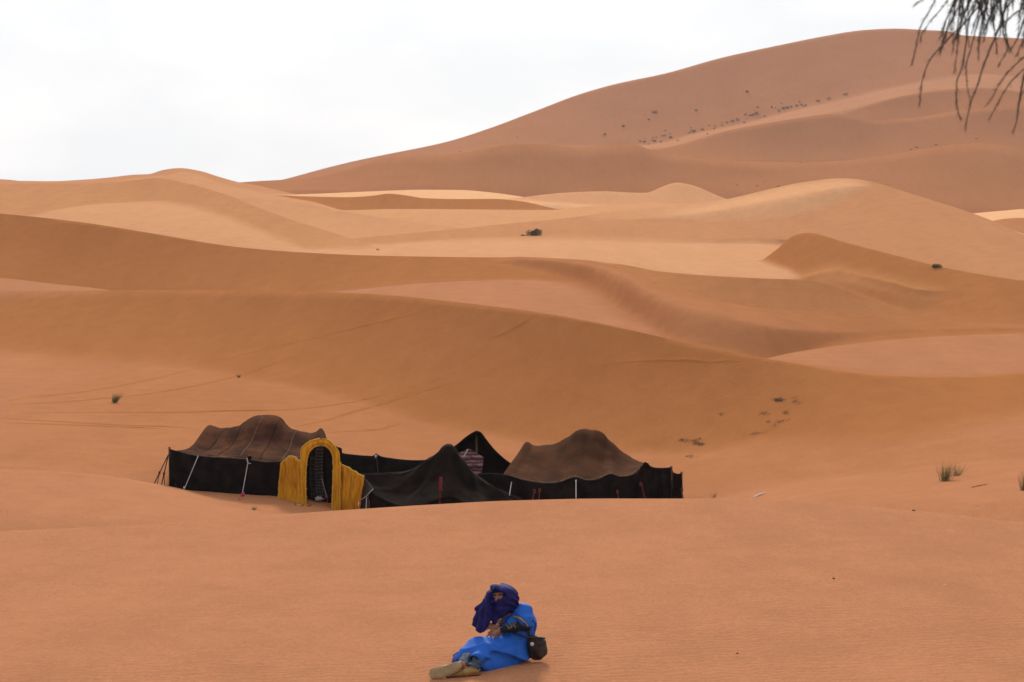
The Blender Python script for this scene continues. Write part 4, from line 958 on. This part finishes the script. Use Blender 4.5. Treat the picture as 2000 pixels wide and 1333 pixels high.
def blade_mesh(name, blades):
    """flat tapering blades: each (base, tip, width, bend)"""
    V, Fc = [], []
    for a, b, w, bend in blades:
        a, b = np.asarray(a, float), np.asarray(b, float); d = b - a; L = np.linalg.norm(d) + 1e-9
        side = np.cross(d, RNG.normal(0, 1, 3)); side /= np.linalg.norm(side) + 1e-9; k = len(V)
        for i, t in enumerate((0, .35, .7, 1)):
            p = a + d * t + np.asarray(bend) * math.sin(math.pi * t) ; q = w * (1 - .85 * t)
            V += [p - side * q, p + side * q, p + np.cross(side, d / L) * q]
        for i in range(3):
            for (m, n) in ((0, 1), (1, 2), (2, 0)): Fc.append((k + 3 * i + m, k + 3 * i + n, k + 3 * i + 3 + n, k + 3 * i + 3 + m))
    return V, Fc

def on_sand(px, py, d0=20, d1=1300):
    """where the sight line through a picture point first meets the sand"""
    P = np.array([W(px, py, 1.0), W(px, py, 2.0)]); v = P[1] - P[0]
    for n in (500, 60, 40):                          # coarse march, then two refinements
        ds = np.exp(np.linspace(math.log(d0), math.log(d1), n)); L = P[0][None] + v[None] * (ds - 1)[:, None]
        h = dune_height(L[:, 0], L[:, 1]); k = int(np.argmax(h > L[:, 2])); d0, d1 = ds[max(k - 1, 0)], ds[max(k, 1)]
    return np.array((L[k, 0], L[k, 1], h[k]))

def grounds(P):
    P = np.asarray(P, float); return dune_height(P[:, 0], P[:, 1])

def tuft(px, py, h_px, w_px, n, label, mat, lean=(0.0, 0, 0), d0=20, spread=1.0, group=None, name='grass_tuft', stems=True, thick=1.0):
    p = on_sand(px, py, d0); s = p[1] / F_PX; H, Wd = h_px * s, w_px * s / 2
    bl = []
    for _ in range(n):
        a = RNG.uniform(0, math.tau); r = abs(RNG.normal(0, .35)); base = p + np.array((math.cos(a) * r * Wd * .55, math.sin(a) * r * Wd * .55, -.03 * H))
        hh = H * RNG.uniform(.45, 1.0); t = base + np.array((math.cos(a) * Wd * RNG.uniform(.1, .9) * spread + lean[0] * H, math.sin(a) * Wd * RNG.uniform(.1, .7) * spread + lean[1] * H, hh))
        bl.append((base, t, s * RNG.uniform(.25, .45) * thick, np.array((RNG.normal(0, .05), RNG.normal(0, .05), .06)) * H))
    root = empty(name, p); tag(root, label, 'grass', group)
    k = int(n * .75); put('blades', *blade_mesh('b', bl[:k]), mat, root); put('dead_blades', *blade_mesh('b', bl[k:]), M_TWIG, root)
    return root

tuft(223, 787, 22, 26, 90, 'small green grass tuft standing alone on the pale sand left of the camp', M_GRASSG, (.35, 0, 0), d0=44)
tuft(467, 738, 9, 16, 26, 'tiny sparse green tuft on the slope above the left tent', M_GRASSG, d0=44)
tuft(497, 996, 7, 20, 30, 'tiny green sprout on sand in front of the left black wall', M_GRASSG, spread=1.3, d0=30)
tuft(1845, 940, 42, 46, 120, 'tall dry grass tuft on the right side of the hollow', M_GRASS, (.12, 0, 0), d0=30)
tuft(1868, 930, 30, 34, 36, 'thin dry grass leaning beside the tall tuft on the right', M_GRASS, (.25, 0, 0), d0=30)
tuft(1999, 958, 44, 36, 80, 'dry grass tuft cut by the right edge of the picture', M_GRASS, (.1, 0, 0), d0=30)
tuft(1394, 972, 14, 20, 24, 'faint thin grass just right of the camp behind the near rise', M_GRASS, d0=30, thick=.6)
tuft(738, 489, 4, 12, 20, 'tiny dark tuft in the trough behind the second crest', M_GRASS, d0=115)

def leaf_mesh(r, n, flat=.7, seed=0, size=.16):
    """a ragged shrub: many small leaf faces through its volume plus stems"""
    g = np.random.default_rng(seed); V, Fc = [], []
    lobes = [(g.uniform(-.55, .55), g.uniform(-.55, .55), g.uniform(.1, .45), g.uniform(.35, .62)) for _ in range(6)]
    for _ in range(n):
        lx, ly, lz, lr = lobes[g.integers(6)]; v = g.normal(0, 1, 3); v /= np.linalg.norm(v); v *= lr * g.uniform(.3, 1.05) ** .6
        c = np.array((lx + v[0], ly + v[1], max(.02, (lz + v[2] * .8)) * flat * 1.3)); a, b = g.normal(0, 1, 3), g.normal(0, 1, 3); a *= size / np.linalg.norm(a); b *= size * .5 / np.linalg.norm(b)
        k = len(V); V += [(c + a) * r, (c + b) * r, (c - a) * r, (c - b) * r]; Fc.append((k, k + 1, k + 2, k + 3))
    me = bpy.data.meshes.new('foliage'); me.from_pydata([tuple(v) for v in V], [], Fc); me.update()
    st, sf = blade_mesh('s', [((0, 0, -.06 * r), np.array((l[0], l[1], l[2] * 1.4)) * r, .03 * r, (0, 0, .05 * r)) for l in lobes])
    ms = bpy.data.meshes.new('stems'); ms.from_pydata([tuple(v) for v in st], [], sf); ms.update(); ms.materials.append(M_TWIG)
    return me, ms
SHRUBS = []; BUSH = leaf_mesh(1.0, 620, .8, 9, .13)
BUSH[0].materials.append(M_BUSH)
for sd, mat in ((1, M_SHRUB), (2, M_SHRUB), (3, M_GRASSG), (4, M_TWIG)):
    a, b_ = leaf_mesh(1.0, 110, .75, sd); a.materials.append(mat); SHRUBS.append((a, b_))

def shrub(px, py, w_px, label, kind=0, d0=560, group=None, tall=1.0):
    p = on_sand(px, py, d0); R_ = w_px / 2 * p[1] / F_PX
    root = empty('desert_shrub', p); root.rotation_euler.z = RNG.uniform(0, 6.28); root.scale = (R_, R_, R_ * tall); tag(root, label, 'shrub', group)
    for nm, me in zip(('foliage', 'stems'), BUSH if kind == 9 else SHRUBS[kind]):
        o = bpy.data.objects.new(nm, me); COL.objects.link(o); o.parent = root
    return root

shrub(1041, 460, 36, 'rounded olive shrub in the saddle behind the second crest', 9, 120, tall=.75)
shrub(1024, 461, 16, 'low dry sprig just left of the rounded olive shrub', 3, 120, tall=.45)
shrub(1830, 523, 22, 'small pale green shrub on the lip of the shaded ridge at right', 9, 90, tall=.7)
shrub(1651, 186, 12, 'highest dark shrub at the upper right end of the shrub line', 0, 850, tall=1.0)
shrub(1618, 194, 11, 'dark shrub next below the highest one on the big dune', 0, 850)
shrub(1598, 199, 12, 'dark shrub third from the upper end of the shrub line', 1, 850)
shrub(1461, 181, 11, 'lone dark shrub high on the bare face of the big dune', 3, 850)
shrub(1218, 248, 12, 'dark shrub furthest left on the face of the big dune', 1, 850)
shrub(1279, 221, 18, 'straggling grey-green shrub above the left part of the shrub line', 1, 850, tall=.8)
shrub(1268, 235, 8, 'small twiggy shrub just below the straggling grey-green one', 3, 850)
shrub(1361, 217, 10, 'pale green shrub alone in the middle of the big dune face', 2, 850)
shrub(1181, 264, 10, 'faint pale green shrub low on the left of the big dune face', 2, 850)
G1 = 'shrubs crowded along the ledge of the big dune'; L1 = 'one of the small shrubs crowded along the ledge of the big dune'
for px, py, w, k in ((1573,207,9,1),(1565,206,10,0),(1556,208,10,1),(1545,210,8,3),(1538,211,12,0),(1530,213,13,1),(1521,216,9,0),(1562,200,6,3),(1525,203,6,3),(1507,211,6,3),(1480,211,10,2),(1478,224,14,2),(1470,226,10,1),(1493,228,11,0),(1457,225,8,3),(1464,227,8,3),(1441,236,10,1),(1430,238,12,2),(1420,240,9,1),(1453,240,8,3),(1411,247,8,2),(1396,252,7,3),(1372,254,11,2),(1355,258,13,1),(1346,260,8,1),(1381,263,6,3),(1310,270,11,1),(1324,275,8,0),(1290,278,9,1),(1278,277,12,1),(1258,278,11,1),(1249,277,8,3),(1300,256,7,3)):
    shrub(px, py, w, L1, k, 850, G1, tall=RNG.uniform(.7, 1.1))
for _ in range(26):
    x_ = RNG.uniform(1255, 1580); shrub(x_, float(np.interp(x_, [1250, 1350, 1450, 1580], [277, 258, 236, 204])) + RNG.normal(0, 4) - 3, RNG.uniform(4, 7), L1, int(RNG.integers(1, 4)), 850, G1, tall=RNG.uniform(.6, 1.0))
G2 = 'tiny shrubs on the lower big dune'; L2 = 'one of the tiny specks of shrub on the lower slopes of the big dune'
for px, py, w, k in ((1779,293,9,2),(1790,289,10,1),(1828,284,8,1),(1907,272,8,0),(1440,362,6,3),(1480,364,7,3),(1520,365,9,1),(1494,355,5,3),(1563,318,5,3),(898,297,7,1),(1178,335,5,3),(1010,268,5,3)):
    shrub(px, py, w, L2, k, 560, G2, tall=.6)

def litter(px, py, w_px, h_px, n, label, d0=44, mat=None, seed=0):
    """a flat scatter of dry stalks pressed on the slope"""
    g = np.random.default_rng(seed); bl = []; p0 = on_sand(px, py, d0); s = p0[1] / F_PX
    P = np.array([on_sand(px + x * w_px / 2, py + y * h_px / 2, d0) for x, y in g.normal(0, .5, (max(6, n // 12), 2))])
    c = P[g.integers(len(P), size=n)] + np.c_[g.normal(0, 3.2 * s, (n, 2)), np.zeros(n)]
    a = g.uniform(-.5, .5, n) + np.where(g.random(n) < .7, 0, 1.2); L = g.uniform(2, 7, n) * s; e = c + np.c_[np.cos(a) * L, np.sin(a) * L, 0 * L]
    c[:, 2] = grounds(c) + .01; e[:, 2] = grounds(e) + g.uniform(.01, .05, n)
    bl = [(c[i], e[i], s * g.uniform(.16, .34), (0, 0, .01)) for i in range(n)]
    V, Fc = blade_mesh('l', bl); root = empty('dry_plant', p0); tag(put('stalks', V, Fc, mat or M_TWIG, root, False), kind='stuff')
    tag(root, label, 'dry plant'); return root
litter(1520, 782, 34, 12, 130, 'matted grey dry plant highest on the slope right of the camp', seed=1)
litter(1550, 786, 22, 12, 40, 'sparse dry stalks just right of the highest matted plant', seed=2)
litter(1520, 826, 40, 8, 60, 'streak of dark dry stalks sloping down below the highest matted plant', seed=3)
litter(1494, 808, 18, 8, 34, 'small patch of dry stalks left of the sloping streak', seed=4)
litter(1534, 808, 16, 8, 34, 'small patch of dry stalks right of the sloping streak', seed=5)
litter(1360, 864, 32, 14, 150, 'largest matted dry plant nearest the camp on the right slope', seed=6)
litter(1332, 861, 26, 4, 40, 'thin line of dry debris left of the largest matted plant', seed=7)
litter(1352, 893, 18, 6, 36, 'low dry sprigs below the largest matted plant', seed=8)
litter(1486, 847, 30, 4, 30, 'faint dry stalks midway between the two matted plants', seed=9)
litter(1408, 811, 10, 6, 16, 'tiny dry sprig alone above the largest matted plant', seed=10)

# a bleached stick, a twig, stones
a = on_sand(1472, 972.5, 28.5); b_ = a + (W(1496, 963, a[1] + .05) - a); st = tube('bleached_stick', [a, (a + b_) / 2 + np.array((0, 0, .02)), b_], [.035, .03, .018], M_BLEACH, None, n=8, smooth_n=9)
tag(st, 'pale bleached stick poking up behind the near rise right of the camp', 'stick')
a, b_ = on_sand(1897, 953, 28), on_sand(1929, 947, 28); tw = tube('dark_twig', [a + np.array((0, 0, .01)), (a + b_) / 2 + np.array((.02, 0, .02)), b_ + np.array((0, 0, .01))], [.006, .010, .004], M_TWIG, None, n=6, smooth_n=9)
tag(tw, 'thin dark twig lying on the sand below the tall grass tuft', 'twig')
for px, py, r, m, lab in ((1628, 1131, .014, M_STONE, 'tiny dark pebble alone on the near sand at right'), (1845, 1143, .009, M_WHITE, 'tiny white speck of stone on the near sand far right'), (1440, 1277, .010, M_STONE, 'tiny dark pebble on the sand right of the bag, low in the picture'), (1784, 998, .018, M_STONE, 'small dark clod near the right end of the near rise')):
    p = on_sand(px, py, 14); o = blob('pebble', p + np.array((0, 0, r * .3)), (r * 1.3, r, r * .8), m, None, px, rough=.25); tag(o, lab, 'stone')

def crumbs():
    g = np.random.default_rng(12); V, Fc = [], []
    spots = [(g.uniform(0, 640), g.normal(1002 - .01 * 0, 9), 29) for _ in range(110)] + [(g.uniform(1640, 2000), g.normal(985, 16), 22) for _ in range(40)] + [(g.normal(1085, 14), g.normal(1281, 4), 14) for _ in range(26)] + [(g.uniform(0, 2000), g.uniform(1040, 1330), 14) for _ in range(60)]
    for px, py, d0 in spots:
        p = on_sand(px, py, d0); r = p[1] / F_PX * g.uniform(.3, .9); k = len(V)
        for i in range(6):
            v = np.zeros(3); v[i // 2] = (1 if i % 2 else -1) * r * g.uniform(.6, 1.3); V.append(p + v)
        for f in ((0, 2, 4), (2, 1, 4), (1, 3, 4), (3, 0, 4), (2, 0, 5), (1, 2, 5), (3, 1, 5), (0, 3, 5)): Fc.append(tuple(k + i for i in f))
    o = put('grit', V, Fc, M_STONE, None, False); tag(o, 'scattered dark grit and plant crumbs on the sand', 'grit', kind='stuff')
crumbs()

# ------------------------------------------------------------------ foot and wheel tracks: low ridges of pushed-up sand
def track(pts, h, w, d0=44, n=70, name='sand_track'):
    Pp = catmull(np.array(pts, float), n); C = np.array([on_sand(px, py, d0, 200) for px, py in Pp])
    ker = np.ones(5) / 5; C[2:-2] = np.stack([np.convolve(C[:, i], ker, 'valid') for i in range(3)], 1)
    T = np.gradient(C, axis=0); S = np.stack([-T[:, 1], T[:, 0], 0 * T[:, 0]], 1); S /= np.linalg.norm(S, axis=1, keepdims=True) + 1e-9
    prof = [(-1.0, -.3), (-.55, .1), (-.2, 1.0), (.1, .55), (.35, .05), (.7, .35), (1.0, -.3)]; g = np.random.default_rng(int(pts[0][0]) + 5); V, Fc = [], []
    jit = np.convolve(g.normal(0, 1, n + 6), np.ones(7) / 7, 'valid')[:n]
    ee = np.sin(math.pi * np.minimum(np.arange(n), n - 1 - np.arange(n)) / (n - 1)) ** .5
    for i in range(n):
        for u, z in prof: V.append(C[i] + S[i] * (u * w + jit[i] * w * .5))
    V = np.array(V); zz = np.tile([z for u, z in prof], n); er, jr = np.repeat(ee, len(prof)), np.repeat(jit, len(prof))
    V[:, 2] = grounds(V) + h * er * zz * (1 + .6 * jr) - .004 * (1 - er)
    m = len(prof)
    for i in range(n - 1):
        for k in range(m - 1): Fc.append((i * m + k, (i + 1) * m + k, (i + 1) * m + k + 1, i * m + k + 1))
    o = put(name, V, Fc, M_SAND); tag(o, kind='structure'); return o
for pts in ([(0,785),(80,775),(160,766),(240,753),(320,736),(400,714),(470,694),(560,672),(700,640),(800,615),(880,594)],
            [(0,792),(100,787),(200,779),(300,768),(390,752),(480,730),(560,704),(640,684)],
            [(60,806),(200,806),(350,806),(480,803),(560,801),(650,792),(740,774),(820,752),(900,725)],
            [(0,818),(120,824),(220,830),(320,834),(390,837)],
            [(0,826),(100,829),(200,833),(330,839)],
            [(570,835),(630,823),(690,806),(760,785),(830,764),(900,742)],
            [(640,845),(700,842),(760,835),(780,826)],
            [(1050,614),(1020,632),(985,650),(950,664)],
            [(1160,716),(1220,706),(1300,703),(1400,706),(1480,700)]):
    track(pts, .03, .16)

# ------------------------------------------------------------------ tamarisk tree whose twigs hang into the picture
def tamarisk():
    g = np.random.default_rng(31); D = 6.0; base = np.array((5.7, 6.9, ground(5.7, 6.9)))
    root = empty('tamarisk_tree', base); tag(root, 'tamarisk tree with thin drooping twigs hanging in at the top right corner', 'tree')
    fork = base + np.array((-.75, -.3, 3.6))
    tube('trunk', [base + np.array((0, 0, -.25)), base + np.array((.10, -.02, .8)), base + np.array((.0, -.12, 1.7)), base + np.array((-.28, -.2, 2.7)), fork], [.15, .12, .10, .085, .06], M_BARK, root, n=10, smooth_n=30)
    limb_pts = []
    def limb(pts, r0, r1):
        P = catmull(np.array(pts, float), 44); P += np.cumsum(g.normal(0, .006, P.shape), axis=0) * np.linspace(0, 1, 44)[:, None]
        tube('limb', P, [r0, (r0 + r1) / 2, r1], M_BARK, root, n=7); limb_pts.extend(P[8:])
    for ex, ey, dd in ((1830, -95, .1), (1900, -70, -.25), (1960, -85, .3), (1990, -62, 0.0), (2050, -60, -.3), (2060, 10, .15), (2090, -150, .5)):
        e = W(ex, ey, D + dd); m = fork * .45 + e * .55 + np.array((0, 0, .55 + .1 * g.random())); limb([fork, fork * .8 + e * .2 + np.array((0, 0, .35)), m, e], .045, .006)
    for k in range(12):                       # the rest of the crown, to the right of the picture
        a = math.tau * k / 12 + .3; r_ = g.uniform(1.1, 1.9); e = fork + np.array((r_ * math.cos(a) + .3, r_ * math.sin(a), g.uniform(-.1, .9)))
        limb([fork - np.array((0, 0, .1 * (k % 4))), fork * .6 + e * .4 + np.array((0, 0, .4)), e], .04, .008)
    LP = np.array(limb_pts)
    def hang(P0):                             # the limb point a twig grows from: near, and above it
        d = np.linalg.norm(LP - P0, axis=1) + 2.0 * np.clip(P0[2] + .05 - LP[:, 2], 0, None); return LP[int(np.argmin(d))]
    def twig(pts, r, d, leaf=True, nm='twig', par=root):
        q = [W(p[0], p[1], d + (p[2] if len(p) > 2 else 0)) for p in pts]; h = hang(q[0])
        P = catmull([h] + q if np.linalg.norm(h - q[0]) > .03 else q, 30); tube(nm, P, [r * .72, r * .66, r * .55, r * .3], M_NEEDLE, par, n=5)
        return P
    tw = []
    L = [  # twigs that the photograph shows one by one
      ([(1850,-60),(1822,10),(1802,45),(1795,62),(1790,90),(1782,120),(1780,128)], .0042), ([(1880,-60),(1845,10),(1815,45),(1800,70),(1797,80)], .0032),
      ([(1900,-60),(1862,5),(1850,35),(1840,60),(1836,75)], .004), ([(1880,-20),(1858,20),(1845,50),(1840,80)], .003),
      ([(1960,-40),(1905,20),(1880,50),(1862,66),(1842,88),(1820,112),(1808,135),(1800,165),(1796,208)], .0055),
      ([(1925,-50),(1905,10),(1893,40),(1888,75),(1884,105),(1880,130),(1870,155),(1868,185),(1870,215),(1878,236)], .0052),
      ([(1935,-50),(1918,20),(1905,60),(1898,90),(1888,125),(1888,160),(1892,185),(1896,205)], .0042),
      ([(1985,-50),(1965,10),(1945,70),(1930,105),(1917,140),(1908,170),(1898,195),(1890,225),(1885,255)], .0055),
      ([(1890,-60),(1880,20),(1872,70),(1868,110),(1864,140)], .0036), ([(1945,-50),(1920,30),(1912,80),(1911,116)], .0034),
      ([(1975,-60),(1955,0),(1958,40),(1962,75),(1970,90),(1975,100)], .007), ([(1960,40),(1966,70),(1968,95),(1958,115),(1950,128)], .0045),
      ([(2060,-40),(2010,10),(1985,25),(1965,42),(1950,60)], .006), ([(2060,60),(2000,112),(1975,135),(1955,160),(1932,200),(1928,205)], .0045),
      ([(2070,80),(2000,135),(1975,160),(1955,190),(1938,222),(1933,232)], .0042), ([(2050,90),(2005,135),(1996,170),(1990,205),(1985,240),(1978,260)], .0068),
      ([(2040,20),(2000,40),(1990,70),(1982,85),(1975,95)], .005), ([(2060,20),(2010,70),(1995,90),(1985,110)], .004),
      ([(1935,0),(1938,40),(1944,70),(1948,105)], .0034), ([(1905,0),(1890,30),(1875,60),(1868,75)], .003), ([(1815,-20),(1800,0),(1788,8)], .003),
      ([(1910,-60),(1908,0),(1918,25),(1920,45)], .010), ([(1955,-70),(1953,0),(1955,30)], .009), ([(2000,-40),(1998,5),(1990,30)], .009), ([(2020,150),(1998,180),(1990,200)], .003),
    ]
    for k, (pts, r) in enumerate(L): tw.append(twig(pts, r, D + g.uniform(-.25, .25)))
    for _ in range(64):                      # the thicket further up
        x = g.uniform(1860, 2060); y = g.uniform(-80, 10); dx = g.normal(-14, 16); Ln = g.uniform(50, 105)
        tw.append(twig([(x, y), (x + dx * .5, y + Ln * .45), (x + dx, y + Ln)], g.uniform(.0018, .004), D + g.uniform(-.4, .5)))
    far = [p for p in LP if p[0] > 2.6]
    for _ in range(230):                     # beyond the picture's edge
        h = far[g.integers(len(far))]; Ln = g.uniform(.35, .95); v = np.array((g.normal(0, .16), g.normal(0, .16), -1.0)) * Ln
        P = catmull([h, h + v * .25 + np.array((g.normal(0, .06), g.normal(0, .06), .06)), h + v * .6, h + v], 16); tube('twig', P, [.0045, .0035, .0015], M_NEEDLE, root, n=4); tw.append(P)
    bl = []                                  # scale leaves along the twigs
    for P in tw:
        for i in range(2, len(P) - 1):
            for _ in range(3):
                c = P[i] + (P[i + 1] - P[i]) * g.random(); v = (P[i + 1] - P[i]); v = v / np.linalg.norm(v) * g.uniform(.012, .03) + g.normal(0, .006, 3); bl.append((c, c + v, .0016, (0, 0, 0)))
    V, Fc = blade_mesh('n', bl); o = put('scale_leaves', V, Fc, M_NEEDLE, root, False); tag(o, kind='stuff')
tamarisk()
# ------------------------------------------------------------------ the dusty air
def haze_box():
    m = bpy.data.materials.new('dusty_air'); m.use_nodes = True; nt = m.node_tree; nt.nodes.clear()
    o = nt.nodes.new('ShaderNodeOutputMaterial'); v = nt.nodes.new('ShaderNodeVolumePrincipled')
    v.inputs['Color'].default_value = (.62, .62, .70, 1); v.inputs['Density'].default_value = HAZE
    v.inputs['Anisotropy'].default_value = 0
    nt.links.new(v.outputs['Volume'], o.inputs['Volume'])
    x, y0, y1, z0, z1 = 1500, -90, 1720, -75, 175
    V = [(-x, y0, z0), (x, y0, z0), (x, y1, z0), (-x, y1, z0), (-x, y0, z1), (x, y0, z1), (x, y1, z1), (-x, y1, z1)]
    b = put('haze', V, [(3, 2, 1, 0), (4, 5, 6, 7), (0, 1, 5, 4), (1, 2, 6, 5), (2, 3, 7, 6), (3, 0, 4, 7)], m, smooth=False)
    tag(b, kind='stuff')
HAZE = .00014
haze_box()
